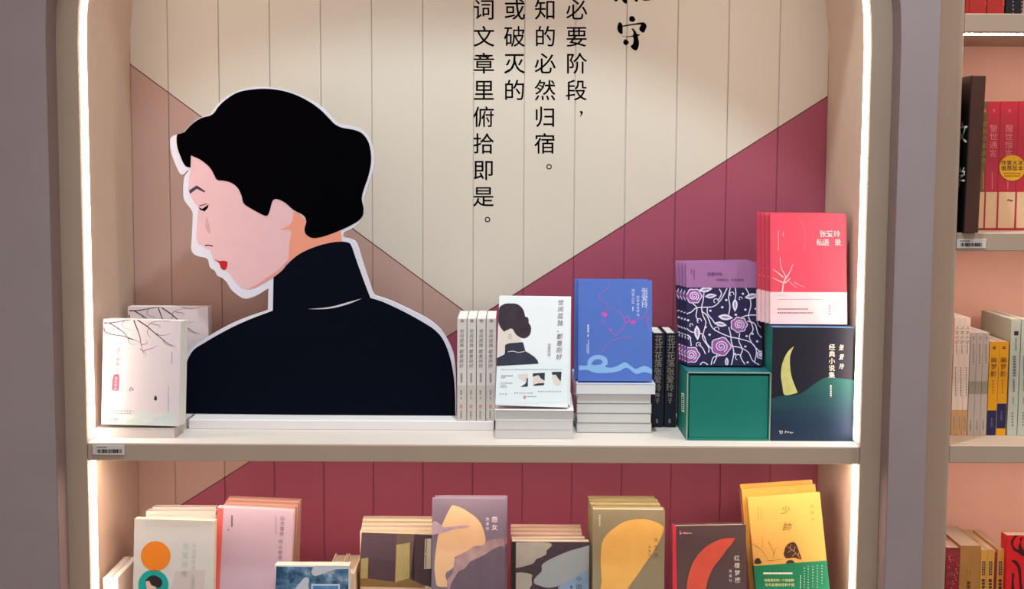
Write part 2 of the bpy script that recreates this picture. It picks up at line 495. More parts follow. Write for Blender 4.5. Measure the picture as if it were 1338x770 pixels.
brush = [catmull(Z([(405,235),(420,205),(455,205),(480,235),(475,265),(440,275),(412,262)])),
         catmull(Z([(285,278),(315,300),(322,330),(322,420),(300,425),(268,400),(256,345),(270,295)])),
         catmull(Z([(322,322),(450,300),(560,282),(595,285),(625,325),(612,370),(590,410),(565,405),(535,380),(535,345),(550,310),(450,318),(324,336)])),
         catmull(Z([(312,452),(360,460),(450,445),(455,400),(435,362),(455,360),(490,400),(505,428),(540,432),(535,448),(515,460),(530,540),(515,610),(485,636),(440,610),(424,580),(455,545),(455,468),(400,468),(340,464)])),
         catmull(Z([(330,530),(355,495),(395,520),(398,545),(362,570),(340,555)])),
         catmull(Z([(215,-60),(250,-70),(262,5),(240,18),(218,8)])),
         catmull(Z([(300,-60),(350,-70),(378,0),(372,45),(340,35),(315,0)])),
         catmull(Z([(455,-60),(500,-60),(515,5),(495,24),(468,0)])),
         catmull(Z([(540,-55),(640,-60),(662,-2),(650,8),(575,4)]))]
bface.art('brush_lettering', brush, M_black, 1)

# price tag on the shelf edge
def price_tag(label, x0, x1, y0, y1, grp='price tags on the shelf edges'):
    A, B = at(x0, y0, Y=0), at(x1, y1, Y=0)
    t = empty('price_tag', ((A.x+B.x)/2, 0, B.z), label, 'price tag', grp)
    w = (B.x-A.x)/2; h = A.z-B.z
    box('holder', -w, w, -0.0016, -0.0002, 0, h, mat('tag_paper', 'C9C2BE', 0.35, var=0.02), t, 0.0003)
    f = Face(t, 'y', -0.0016)
    sx, sy = (x1-x0), (y1-y0); p = []; x = x0 + sx*.14
    rnd = random.Random(3)
    while x < x0 + sx*.88:
        ww = rnd.choice((.5, .8, 1.3)) * sx / 40
        p.append([(x, y0+sy*.45), (x+ww, y0+sy*.45), (x+ww, y0+sy*.82), (x, y0+sy*.82)]); x += ww + rnd.choice((.35, .5, .8)) * sx/40
    f.art('barcode', p, M_black, 1)
    f.micro('tag_print', [(x0+sx*.13, x0+sx*.45, y0+sy*.25, sy*.1, 1.0, .5)], M_black, 1)
price_tag('small price tag with barcode at left end of the middle shelf edge', 121, 163, 581.5, 594.5)

# ---- right bookcase
RX1 = 1.45
rb = empty('bookcase', ((XPR + RX1)/2, 0, ZFLOOR), 'taupe bookcase with salmon pink back, cut off by right edge of photo', 'bookcase')
M_salmon = mat('salmon_lining', 'E3B3A0', 0.6, var=0.02)
to_bc(box('frame', XPL - .06, XPR, 0.0, 0.03, ZFLOOR, 2.1, M_tan, None, 0.001), rb)
to_bc(box('frame', RX1, RX1 + .05, 0.0, 0.03, ZFLOOR, 2.1, M_tan, None, 0.001), rb)
to_bc(box('side_panel', XPR - .02, XPR - .0005, 0.0302, DEPTH, ZFLOOR, 2.1, M_salmon), rb)
to_bc(box('side_panel', RX1 + .0005, RX1 + .02, 0.0302, DEPTH, ZFLOOR, 2.1, M_salmon), rb)
to_bc(box('back_panel', XPR - .02, RX1 + .02, DEPTH - .045, DEPTH - .03, ZFLOOR, 2.1, M_salmon), rb)
RZ = [0.757, 0.380, 0.004, -0.372, 1.134]
for z in RZ:
    s = box('shelf', XPR + .0003, RX1 - .0003, 0.0004, DEPTH - .046, z - .0315, z, M_tan, None, .0012); to_bc(s, rb)
    to_bc(box('led_strip', XPR + .005, RX1 - .005, 0.032, 0.040, z - .0330, z - .0312, M_led_right), rb)
to_bc(box('header', XPR, RX1, 0.0, DEPTH - .046, 2.05, 2.1, M_tan), rb)
price_tag('small price tag with barcode on the right bookcase shelf, under the dark divider board', 1250, 1288, 312, 324.5)

# ================================================================== THINGS ON THE MIDDLE SHELF
P_white = page_mat('white_pages', 'E6E2DC')
P_cream = page_mat('cream_pages', 'B9A592')
P_wrap = page_mat('wrapped_pages', 'D3D2CF', .88, True)
M_white = mat('white_cover', 'E9E5E6', 0.45, var=0.015)
M_ink = mat('dark_ink', '2B2628', 0.6, var=0)
M_greyink = mat('grey_ink', '8C8685', 0.6, var=0)
M_red = mat('red_ink', 'C8323E', 0.5, var=0)

# ---- cut-out portrait board on its white base
YB = 0.188
ZP = 0.018
pl0, pl1 = at(246.5, 560.3, Y=.135), at(645.5, 564.5, Y=.135)
base = box('display_base', pl0.x, pl1.x, .135, .215, 0, ZP, mat('white_board', 'E8E3E4', .4, var=.01), None, .001)
tag(base, 'long low white display base under the cut-out portrait board', 'display base')
bd = empty('cutout_board', (at(420, 543, Y=YB).x, YB, ZP + .0002), 'large cut-out board of a woman in profile, black hair and black high collar', 'cutout board')
bfc = Face(bd)
Z3 = lambda pts: crop(pts, 2.5667, 200, 100)
head_out = Z3([(120,312),(106,335),(103,350),(101,380),(103,410),(112,425),(130,450),(133,470),(130,540),(128,580),(140,598),(160,605),(183,612),(190,640),(207,652),(215,668),(232,676),(247,690),(262,715),(290,738),(308,745),(325,743),(352,732),(385,712)])
board = [(350.5, 378), (352, 404.5), (345, 407), (320, 415.5), (296, 426), (270, 441), (250, 455.5), (236, 470), (232, 500), (231, 542)]
left = [(231, 542), (232, 500), (236, 470), (250, 455.5), (270, 441), (296, 426), (320, 415.5), (345, 407), (350, 405), (350, 405), (350.5, 381), (350.5, 381)]
top = Z3([(95,330),(75,295),(64,265),(58,240),(57,215),(62,203),(76,196),(100,190),(100,190),(125,163),(155,140),(193,126),(193,126),(215,95),(250,65),(300,42),(350,34),(400,36),(450,46),(500,64),(550,91),(580,117),(605,145),(625,158),(655,163),(685,171),(712,190),(730,220),(740,260),(740,300),(729,340),(713,390),(706,420),(707,450),(700,478),(672,506),(641,521),(641,521),(637,537),(655,543),(675,551),(687,570),(702,620),(722,680),(737,725),(747,737)])
right = [(489, 386), (489, 386), (510, 393), (540, 407), (562, 419), (576, 431), (585, 445), (592, 461), (595, 480), (596, 500), (596.3, 545), (596.3, 545)]
outline = catmull(left + head_out[::-1] + top + right, True, 3)
q = [bfc.loc(*p) for p in outline]
qq = [(v.x, max(v.z, 0.0)) for v in q]
M_board = mat('board_white', 'D2D0DE', .5, var=.01)
prism('board', qq, 0.0, 0.010, M_board, bd, axis='y')
M_hair = mat('portrait_black', '050407', .8, var=.02, spec=.0)
M_dress = mat('portrait_navy_black', '080B18', .8, var=.05, vscale=200, spec=.03)
M_skin = mat('portrait_skin', 'D8AEB4', .6, var=.02)
M_neck = mat('portrait_neck', 'DE9078', .6, var=.02)
M_line2 = mat('portrait_light_line', 'C9C6CC', .6, var=0)
face_o = bfc.art('face', Z3([(127,255),(127,312),(121,335),(118,380),(122,395),(140,425),(152,440),(150,475),(147,500),(145,545),(152,562),(175,575),(192,583),(203,612),(207,620),(222,625),(228,640),(245,650),(258,665),(280,695),(300,712),(320,716),(350,703),(400,672),(440,638),(470,605),(480,560),(480,460),(440,425),(410,405),(300,300),(200,250)]), M_skin, 1)
bfc.art('neck', catmull(Z3([(471,452),(471,452),(464,492),(424,515),(424,515),(463,517),(458,560),(452,618),(436,640),(436,640),(470,610),(510,585),(560,566),(605,556),(634,554),(634,554),(628,508),(628,508),(540,500),(490,460)]), True, 4), M_neck, 2)
bfc.art('chin_shade', catmull(Z3([(452,618),(425,645),(400,663),(350,697),(320,714),(350,705),(405,673),(440,643)]), True, 3), mat('portrait_shade', 'CF8F86', .6, var=0), 2, parent=face_o)
dress_o = bfc.art('dress', catmull([(357.3, 362), (357.3, 362), (371.5, 349.3), (385, 336.5), (401, 326), (418, 319), (438, 315.5), (453.5, 316.7), (459, 321), (465, 338), (474.6, 365), (484, 389.5), (484, 389.5), (500, 394.5), (527, 407), (555, 422.5), (570, 433), (580, 446), (588, 467), (592.5, 490), (594.5, 515), (595, 544.6), (595, 544.6), (236, 540.6), (236, 540.6), (240, 490), (250, 461), (268, 447.5), (298, 430.5), (325, 418), (356.5, 406), (356.5, 406)], True, 4), M_dress, 1)
bfc.art('collar_line', catmull([(402, 404), (402, 404), (430, 401.5), (455, 395), (473, 390), (473, 390), (455, 397.5), (430, 403.5)], True, 4), M_line2, 2, parent=dress_o)
bfc.art('hair', catmull(Z3([(80,198),(81,235),(95,275),(108,300),(126,306),(126,306),(127,265),(127,265),(160,280),(190,305),(205,330),(215,347),(240,350),(265,358),(285,375),(297,400),(303,424),(320,438),(350,455),(375,467),(386,464),(393,445),(398,425),(405,413),(420,412),(445,425),(470,447),(495,460),(508,470),(514,488),(508,510),(512,528),(530,541),(555,541),(590,531),(630,515),(660,501),(690,483),(704,465),(706,440),(700,410),(708,375),(722,335),(731,290),(730,250),(720,215),(700,190),(670,178),(635,172),(610,160),(590,140),(560,110),(520,82),(470,58),(420,45),(370,41),(320,45),(280,55),(245,77),(220,100),(205,122),(190,132),(190,132),(160,140),(130,160),(105,187),(105,187),(92,192)]), True, 3), M_hair, 3)
bfc.art('eyebrow', Z3([(121,382),(147,365),(177,386),(170,388),(147,377),(124,394)]), mat('brow', '3A3540', .6, var=0), 2, parent=face_o)
bfc.art('eye', [Z3([(152,438),(165,444),(187,429),(184,441),(173,453),(166,450),(158,447)]), ribbon(Z3([(155,434),(167,431),(180,427)]), 1.0)], M_hair, 2, parent=face_o)
bfc.art('nose_shade', catmull(Z3([(181,472),(194,527),(176,508)]), True), mat('portrait_nose', 'C99A9C', .6, var=0), 2, parent=face_o)
bfc.art('nostril', ribbon(Z3([(174,567),(188,566),(201,570)]), 1.4), M_hair, 2, parent=face_o)
bfc.art('lips', catmull(Z3([(205,613),(205,613),(222,627),(228,643),(240,650),(248,640),(249,622),(236,618),(222,619)]), True), mat('lip_red', 'B01520', .5, var=0), 2, parent=face_o)

# ---- white book with branch cover, and its copy behind
def brushed(face, pts_list, w, name, m, lay=2, taper=True):
    return face.art(name, [ribbon(p, w, taper) for p in pts_list], m, lay)
flat_a = flat('book', 'pale wrapped book lying flat beneath the branch-cover book, left end of middle shelf', 'book', None, 122, 228, 567, .045, ZP, ZP, .15, mat('pale_wrap_cover', 'D5CCC9', .4, coat=.3), page_mat('pale_pages', 'C6BDBA', .95))
bkA, fA = standing('book', 'thick white book with bare branch cover, standing at left end of middle shelf', 'book', 'white branch cover books', (135, 417), (236.5, 419.5), .047, ZP + .0001, 4, .052, mat('pale_pink_cover', 'D3C7CB', .45, var=.01), P_white, hard=False, roll=1.2)
ZA = lambda pts: crop(pts, 4.2786, 120, 400)
M_branch = mat('branch_brown', '4A2F33', .6, var=0)
M_twig = mat('twig_rose', '8A5560', .6, var=0)
def branches(f, lay=1):
    brushed(f, [ZA(p) for p in ([(68,95),(120,93),(180,82),(250,72),(310,68)], [(68,118),(75,145),(120,160),(180,170),(240,190),(272,205)], [(100,97),(140,120),(180,150),(205,180),(240,190)], [(235,80),(250,120),(268,170),(275,215),(290,270)], [(255,78),(310,115),(350,150),(400,190),(440,218),(470,225)])], 1.6, 'branch_print', M_branch, lay)
    brushed(f, [ZA(p) for p in ([(180,82),(170,110),(190,125),(225,135)], [(310,115),(330,95),(370,85),(440,80)], [(350,150),(390,165),(440,155)], [(320,120),(310,150),(330,180)], [(400,190),(410,210),(450,225)], [(275,215),(310,210),(300,190)], [(290,250),(340,235),(370,220)], [(268,240),(300,262),(295,285)], [(140,120),(160,160)], [(200,175),(215,210),(250,215)], [(330,100),(380,110),(375,125)], [(360,70),(420,85),(480,72)])], .9, 'twig_print', M_twig, lay)
branches(fA)
fA.art('hill_print', [catmull(ZA([(60,680),(60,680),(75,610),(140,590),(200,588),(250,580),(310,590),(380,600),(440,592),(472,590),(472,590),(466,680),(466,680)]), True, 4)], mat('mist_print', 'D3D2D0', .6, rgb2='C2CBC8', vscale=18), 1)
fA.art('hill_print', [catmull(ZA([(150,655),(200,640),(260,630),(300,655),(360,625),(420,612),(470,610),(470,610),(466,680),(466,680),(100,680),(100,680)]), True, 4)], mat('sage_print', 'B9C9C4', .6, rgb2='CCD2CE', vscale=22), 2)
fA.art('seal', catmull(ZA([(120,390),(145,382),(153,395),(150,465),(142,474),(118,472),(112,462)]), True, 3), mat('seal_red', 'D6566A', .5, var=0), 1)
fA.text('title', '这个世界上', *ZA([(148, 245)])[0], 5.2, mat('mid_ink', '6E666C', .6, var=0), True, 6.6, 1, step=(-.4, 0))
fA.text('title', '总有一个人', *ZA([(112, 242)])[0], 5.2, mat('faint_ink', '938A90', .6, var=0), True, 8.2, 1, step=(-.5, 0))
fA.text('seal_text', '我在等你', *ZA([(136, 404)])[0], 3.6, mat('seal_white', 'F0C9CC', .5, var=0), True, 4.6, 2, step=(-.25, 0))
fA.art('bird_print', [ribbon(ZA([(208,470),(218,456),(228,462),(232,470)]), .8), ribbon(ZA([(210,478),(222,468),(230,474)]), .7), catmull(ZA([(357,500),(364,515),(362,527),(350,527),(348,515)]), True)], M_ink, 1)
fA.micro('small_print', [(ZA([(0,260)])[0][1], ZA([(0,325)])[0][1], ZA([(447,0)])[0][0], 1.2, 1.4, .6, 1), (ZA([(0,450)])[0][1], ZA([(0,595)])[0][1], ZA([(428,0)])[0][0], .8, 1.2, .4, 1)], M_greyink, 1)
fA.micro('small_print', [(144, 174, 537.3, 1.6, 1.6, 2.2), (139, 172.5, 540.3, .7, 4, .2), (134, 155, 548, 1.8, 2, 1), (133, 155, 551.2, .7, 4, .2)], M_greyink, 3)
bkA2, fA2 = standing('book', 'white branch cover book half hidden behind the cut-out shoulder, at left', 'book', 'white branch cover books', (167, 401), (272, 401), .222, .0, 1, .03, MATS['pale_pink_cover'], P_white)
# its own print: the same branches, shifted onto this copy
_ZA = ZA
ZA = lambda pts: [(x * .98 + 35.5, y * .98 - 7.5) for x, y in _ZA(pts)]
branches(fA2)
ZA = _ZA

# ---- four spine-out white books
M_sp = mat('white_spine_cover', 'D6D1CC', .5, var=.015)
grp = 'identical white spine-out books on the display base'
xs0 = [597.6, 610.6, 623, 635.6, 648.8]
first = None
M_dimink = mat('dim_ink', '5A5558', .6, var=0)
M_band = mat('spine_band', 'C6C0BA', .5, var=.01)
for i in range(4):
    lab = ['first of four slim white spine-out books, touching the cut-out board', 'second of four slim white spine-out books, counted from the cut-out board', 'third of four slim white spine-out books, counted from the cut-out board', 'fourth slim white spine-out book, beside the cover of the woman seen from behind'][i]
    b, f = spined('book', lab, 'book', grp, xs0[i], xs0[i+1] - .9, 416.5, .137, ZP + .0002, .142, M_sp, P_white)
    x = (xs0[i] + xs0[i+1]) / 2 - 2.2
    x0, x1 = xs0[i], xs0[i+1] - .9
    f.art('belly_band', [(x0 - 1, 504), (x1 - 1, 504), (x1 - 1.2, 553), (x0 - 1.2, 553)], M_band, 1)
    f.text('title', '世间孤独', x + 1.6, 433, 4.9, M_dimink, True, 6.1, 1, step=(-.06, 0), slant=.15)
    f.text('title', '都是刚好', x + 1.2, 459.5, 4.9, M_dimink, True, 6.3, 1, step=(-.06, 0), slant=.15)
    f.micro('small_print', [(417.8, 421, x + 2, 4.2, 1, .3, 1), (488, 500, x + 1, 2.6, 1.7, .7, 1), (510, 516, x + .8, 2.2, 1.6, .5, 1), (519, 522, x + .8, 1.8, 1.5, .5, 1), (537, 547, x + .5, 2.2, 1.2, .6, 1)], M_greyink, 2)
    f.art('seal', [(x - .9, 529), (x + 2.4, 529), (x + 2.4, 533.5), (x - .9, 533.5)], mat('pale_seal', 'C98880', .5, var=0), 2)

# ---- stack with the book of the woman seen from behind
M_wrapc = mat('wrapped_white_cover', 'DAD9D9', .4, coat=.8, bump=.4, bscale=60, coat_bump=True, var=.01)
g = 'wrapped white books lying flat under the woman cover'
YD = .058
t1 = .0170
flat('book', 'lowest wrapped white book lying flat under the woman cover', 'book', g, 646.8, 749, 566, YD, t1, t1 - .0004, .20, M_wrapc, P_wrap)
flat('book', 'second wrapped white book from bottom under the woman cover', 'book', g, 647.6, 748.6, 556, YD, t1 * 2, t1 - .0004, .20, M_wrapc, P_wrap)
b3 = flat('book', 'unwrapped white book lying flat, topmost under the woman cover', 'book', g, 647, 749.5, 538, YD + .004, t1 * 2 + .0180, .0176, .20, M_white, page_mat('grey_pages', 'B7B5B3', .9), yaw=-1)
z3 = t1 * 2 + .0182
bkD, fD = standing('book', 'white book with a woman seen from behind on its cover, third display from right', 'book', 'books with the woman seen from behind', (652.5, 391), (746, 386), YD + .012, z3, 14, .014, mat('cool_white_cover', 'E4E8EB', .45, var=.01), P_white, roll=1.7)
bkD['label'] = 'white book with a dark-haired woman seen from behind, leaning on its flat stack'
copy_thing(bkD, bkD.location + Vector((.005, .0185, .0003)), 'white copy behind the woman-seen-from-behind book, only its right edge showing', drot=(0, R(-1.2), 0))
Z7 = lambda pts: crop(pts, 9.625, 640, 380)
Z8 = lambda pts: crop(pts, 9.625, 640, 455)
fD.art('hair_print', catmull(Z7([(120,215),(150,185),(200,163),(270,160),(340,168),(395,205),(430,260),(445,325),(475,335),(490,375),(488,405),(512,440),(520,490),(505,550),(470,585),(430,598),(390,590),(340,560),(315,530),(295,490),(265,475),(230,490),(182,515),(195,535),(165,500),(140,470),(118,430),(108,380),(108,300)]), True, 3), mat('cover_hair', '2C212C', .55, rgb2='3A2C38', vscale=60), 2)
fD.art('neck_print', Z7([(118,430),(150,480),(185,515),(230,490),(265,475),(300,500),(330,550),(380,590),(400,650),(200,680),(192,770),(102,830)]), mat('cover_skin', 'D9CDC4', .55, var=.01), 1)
fD.art('dress_print', [Z7([(192,690),(210,672),(260,660),(415,648),(430,690),(447,765),(452,772),(192,790)]), Z8([(75,130),(100,122),(185,78),(192,40),(300,40),(440,35),(500,70),(560,110),(600,155),(612,197),(400,208),(75,226)])], mat('cover_dress', '252A3C', .55, rgb2='343347', vscale=50), 3)
fD.art('collar_line', ribbon(Z8([(225,50),(290,40),(360,55),(440,42)]), .9), M_line2, 4)
fD.art('ear_print', [ribbon(Z7([(235,560),(250,545),(268,560),(270,590),(250,605),(238,585),(240,565)]), .6)], mat('ear_line', 'A08C78', .6, var=0), 2)
fD.art('belly_band', Z8([(78,228),(400,210),(985,178),(972,680),(70,708)]), mat('band_white', 'DDE8EB', .4, var=.01), 1)
fD.text('title', '世间孤独、都是刚好', *Z7([(893, 150)])[0], 6.9, M_dimink, True, 8.85, 2, step=(-.28, 0), slant=.15)
fD.text('subtitle', '张爱玲传', *Z7([(748, 685)])[0], 4.2, M_greyink, True, 4.4, 2, step=(-.1, 0))
fD.art('photo_print', [Z8([(480,375),(478,485),(385,490),(440,455),(460,430),(462,385)]), Z8([(540,320),(692,310),(690,410),(650,390),(610,340),(540,362)]), Z8([(548,465),(600,445),(684,440),(682,468),(550,475)]), Z8([(780,300),(902,298),(893,418),(860,385),(830,335),(785,338)])], MATS['cover_dress'], 2)
fD.art('photo_print', [Z8([(350,330),(480,322),(478,375),(462,385),(455,430),(400,400),(360,380)]), Z8([(540,362),(610,340),(650,390),(690,410),(684,440),(600,445),(545,462)]), Z8([(785,340),(830,335),(860,385),(893,418),(888,465),(830,470),(785,400)])], MATS['cover_skin'], 2)
fD.micro('small_print', [(655, 671, 491.3, 1.3, 2.5, .8), (655, 660, 493.6, 1, 2, .8), (654.5, 670, 500.8, 1, 1.8, .7), (654, 661, 503.5, 1, 1.8, .7), (654, 663, 506, 1, 2, .8), (655, 735, 483, .8, 1.6, 1), (653, 664, 515, 1.4, 1.3, 2.5), (672, 697, 513.8, 1.4, 1.4, 1.8), (703, 733, 511.6, 1.4, 1.4, 1.8), (688, 701, 518.3, .8, 2, .5)], M_greyink, 3)
fD.art('seal', [(684, 517.3), (687, 517.3), (687, 521), (684, 521)], MATS['pale_seal'], 3)

# ---- blue book on wrapped stack
YE = .118
g = 'wrapped books lying flat under the blue book'
te = .0183
for i in range(4):
    lab = ['bottom book of the four wrapped grey-edged books under the blue book', 'second from bottom of the wrapped grey-edged books under the blue book', 'third from bottom of the wrapped grey-edged books under the blue book', 'uppermost wrapped grey-edged book, just below the white-edged one'][i]
    flat('book', lab, 'book', g, 753.6 + (i % 2) * .5, 851.4 - (i % 2) * .8, 560 - 13 * i, YE, te * (i + 1), te - .0006, .185, mat('wrapped_grey_cover', 'A9AEB5', .4, coat=.8, bump=.4, bscale=60, coat_bump=True, var=.02), P_wrap)
M_blue = mat('blue_cover', '5070C0', .5, var=.03)
flat('book', 'thick white-edged blue hardback lying flat directly under the standing blue book', 'book', g, 753, 856.5, 504, YE - .004, te * 4 + .0195, .0192, .185, mat('pale_blue_board', 'B9C3DC', .5, var=.02), page_mat('bright_pages', 'DFE0E2', .95))
ze = te * 4 + .0197
bkE, fE = standing('book', 'blue hardback with pink line portrait, standing on wrapped stack', 'book', 'blue line portrait books', (755.5, 366.5), (852, 366), YE + .008, ze, 8, .020, M_blue, P_white, hard=True)
copy_thing(bkE, bkE.location + Vector((-.0055, .0205, .0004)), 'second blue hardback standing directly behind the blue one', drot=(0, 0, 0))
ZE = lambda pts: crop(pts, 3.5, 745, 355)
fE.art('cloud_print', [catmull(ZE([(42,430),(75,430),(82,405),(105,385),(140,382),(165,395),(172,420),(160,435),(185,440),(215,432),(250,415),(275,430),(300,445),(340,432),(380,450),(380,450),(382,472),(382,472),(340,460),(300,468),(260,440),(225,455),(190,462),(150,465),(110,462),(75,450),(42,452),(42,452)]), True, 4)], mat('cloud_blue', '86B4E4', .5, var=.02), 1)
fE.art('cloud_print', [catmull(ZE([(98,425),(112,404),(138,402),(148,415),(135,425)]), True, 4)], M_blue, 2)
M_pink = mat('pink_line', 'D94FB0', .5, var=0)
fE.art('portrait_line', [ribbon(ZE(p), .42) for p in ([(185,60),(160,85),(130,110)], [(130,110),(145,135),(165,145),(170,165),(195,170),(230,190),(245,215)], [(150,175),(165,185)], [(148,205),(152,235),(165,240)], [(175,260),(190,275),(210,295)], [(205,295),(235,270),(250,240),(275,230),(300,230)], [(290,225),(330,212),(358,205),(352,230),(365,270)], [(145,370),(165,340),(200,315),(240,302),(288,302)], [(270,225),(290,245)], [(340,200),(360,165)])] + [catmull(ZE(p), True) for p in ([(145,188),(165,190),(170,198),(158,208),(148,200)], [(178,262),(188,263),(190,270),(182,274)], [(275,228),(295,226),(297,236),(280,240)])] + [ribbon(ZE([(252,212),(268,208),(270,225),(255,232),(245,222),(252,212)]), .7)], M_pink, 1)
M_pale = mat('pale_print', 'D5DCF2', .5, var=0)
fE.text('title', '张爱玲', *ZE([(341, 90)])[0], 8.2, M_pale, True, 9.0, 1)
fE.text('subtitle', '的传奇文学与', *ZE([(310, 118)])[0], 3.8, M_pale, True, 4.6, 1)
fE.text('subtitle', '流言人生', *ZE([(288, 88)])[0], 4.2, M_pale, True, 4.9, 1)
fE.micro('small_print', [(401, 406.5, 827, 1.6, 1.2, .5, 1), (424.5, 435, 768.5, 2, 1.8, .4, 1), (437, 440, 768.5, 1.8, 1.6, .4, 1), (444, 463, 769, 1.0, 1.2, .5, 1), (450, 462, 767, .8, 1.2, .5, 1)], M_pale, 1)

# ---- two dark spine-out hardbacks
M_navy = mat('navy_black_cover', '14172A', .45, var=.03)
g = 'dark spine-out hardbacks'
for i, (a, b2) in enumerate(((853.2, 868.8), (870.2, 884.8))):
    b, f = spined('book', ['dark navy spine-out hardback next to the blue book stack', 'dark navy spine-out hardback next to the teal box'][i], 'book', g, a, b2, 435.5, .176, 0, .120, M_navy, P_white, hard=True)
    M_gold = mat('dull_gold_print', 'A59A8A', .5, var=0)
    x = (a + b2) / 2
    f.text('title', '花开花落张爱玲', x - .2, 443.5, 9.6, M_gold, True, 10.6, 1, step=(-.28, 0))
    f.text('author', '璋子', x - 2.0, 516.5, 5.6, M_gold, True, 6.6, 1, step=(-.1, 0))
    f.micro('small_print', [(524.5, 527.5, x - 1.8, 1.4, 1, .5, 1), (548, 553, x - 2.6, 2.6, 1, .5, 1)], M_gold, 1)

# ---- teal slipcase lying on its side
M_teal = mat('teal_board', '0E7468', .5, var=.04, vscale=60)
M_tealdark = mat('teal_dark_board', '12606A', .5, var=.04)
M_edge = mat('worn_board_edge', 'B6B59A', .7, var=.1)
def boxset(name, label, xl, xr, yb, yt, xrow, Y0, depth):
    A, B = at(xl, (yb+yt)/2, Y=Y0), at(xr, (yb+yt)/2, Y=Y0)
    h = at((xl+xr)/2, yt, Y=Y0).z
    return empty(name, ((A.x+B.x)/2, Y0, 0), label, 'box'), B.x - A.x, h
tb, tw, th = boxset('slipcase_box', 'plain teal slipcase box lying under the rose-patterned books', 897.3, 1007, 576, 486.7, 0, .052, .14)
hw = tw / 2; td = .145; wt = .0035
box('top_board', -hw, hw, 0.0005, td, th - wt, th, M_tealdark, tb, .0006)
box('bottom_board', -hw, hw, 0, td, 0, wt, M_teal, tb, .0006)
box('side_board', -hw, -hw + wt, 0, td, wt, th - wt, M_teal, tb, .0006)
box('side_board', hw - wt, hw, 0, td, wt, th - wt, M_teal, tb, .0006)
box('back_board', -hw + wt, hw - wt, td - .003, td, wt, th - wt, M_teal, tb)
box('book_block', -hw + wt + .0012, hw - wt - .0012, .0012, td - .01, wt + .0005, th - wt - .0025, M_teal, tb, .0008)
ft = Face(tb, 'y', 0.0)
bm = bmesh.new()
for (a, b2, c, d) in ((-hw, hw, th - .0016, th), (-hw, -hw + .0014, 0, th), (hw - .0014, hw, 0, th)):
    box_bm(bm, a, b2, -.0004, .0006, c, d)
from_bm('worn_edge', bm, M_edge, tb)
fts = Face(tb, 'x', -hw)
stk = fts.art('sticker', [(890.6, 513), (894.2, 514.5), (894.2, 539.5), (890.6, 537.5)], mat('sticker_white', 'D8DEDC', .5, var=0), 1)
fts.art('barcode', [[(891.2, 516 + k * 2.6), (893.6, 516.6 + k * 2.6), (893.6, 517.6 + k * 2.6 + (k % 3) * .3), (891.2, 517.0 + k * 2.6 + (k % 3) * .3)] for k in range(8)], M_black, 2, parent=stk)

# ---- crescent moon box
mb, mw, mh = boxset('gift_box', 'tall dark box with a crescent moon over a green hill', 1008, 1113.5, 577, 428.5, 0, .052, .2)
hw = mw / 2; md = .215
box('box_body', -hw, hw, 0.0005, md, 0, mh, M_teal, mb, .0006)
box('top_board', -hw, hw, 0.0, md, mh, mh + .001, mat('box_top_blue', '4A6E9A', .5, var=.05), mb)
fm = Face(mb)
ZM = lambda pts: crop(pts, 4.5306, 880, 415)
box('front_panel', -hw, hw, -.0006, 0.0004, 0.0002, mh - .0003, mat('night_black', '17172A', .5, var=.08, vscale=25, rgb2='1C1A26'), mb)
fm = Face(mb, 'y', -.0006)
# painted hill with soft strokes of green and navy
mhill = mat('hill_paint', '1E5A54', .55, rgb2='162C46', vscale=14, detail=5)
nt = mhill.node_tree; nz = [n for n in nt.nodes if n.type == 'TEX_NOISE'][0]; tcn = [n for n in nt.nodes if n.type == 'TEX_COORD'][0]
rp = [n for n in nt.nodes if n.type == 'VALTORGB'][0]
sp = nt.nodes.new('ShaderNodeSeparateXYZ'); nt.links.new(tcn.outputs['Object'], sp.inputs[0])
ma = nt.nodes.new('ShaderNodeMath'); ma.operation = 'MULTIPLY_ADD'; ma.inputs[1].default_value = -9.0; ma.inputs[2].default_value = 1.05
nt.links.new(sp.outputs['Z'], ma.inputs[0])
md2 = nt.nodes.new('ShaderNodeMath'); md2.operation = 'MULTIPLY_ADD'; md2.inputs[1].default_value = .45
nt.links.new(nz.outputs['Fac'], md2.inputs[0]); nt.links.new(ma.outputs[0], md2.inputs[2]); nt.links.new(md2.outputs[0], rp.inputs['Fac'])
mpn = nt.nodes.new('ShaderNodeMapping'); mpn.inputs['Scale'].default_value = (.6, 1, 3); nt.links.new(tcn.outputs['Object'], mpn.inputs[0]); nt.links.new(mpn.outputs[0], nz.inputs['Vector'])
rp.color_ramp.elements[0].position = .15; rp.color_ramp.elements[1].position = .95
fm.art('hill_print', catmull(ZM([(580,480),(580,480),(640,465),(740,455),(800,420),(870,370),(920,352),(980,360),(1075,372),(1075,372),(1072,733),(1072,733),(580,733),(580,733)]), True, 4), mhill, 1)
fm.art('moon_print', catmull(ZM([(713,170),(713,170),(690,230),(692,310),(705,370),(735,445),(735,445),(660,460),(645,410),(636,340),(645,270),(675,205)]), True, 4), mat('moon_paint', 'C9C67C', .55, var=.1, vscale=60), 2)
M_cream = mat('cream_print', 'E2D9C8', .5, var=0)
fm.text('title', '经典小说集', *ZM([(938, 176)])[0], 7.4, M_cream, True, 9.1, 3, step=(-.1, 0), weight=.006)
fm.text('author', '张爱玲', *ZM([(994, 178)])[0], 7.0, M_cream, True, 12.4, 3, slant=.25, step=(.1, 0), aspect=.8)
fm.micro('small_print', [(503.5, 519, 1085.5, 2, 1.8, 1.0, 1)], M_cream, 3)
fm.art('signature', [ribbon(ZM(p), .7) for p in ([(627,668),(634,688),(645,680),(640,672),(628,680)], [(655,680),(668,672),(660,686),(680,676),(678,686),(692,678),(694,685),(708,680)])], M_cream, 3)

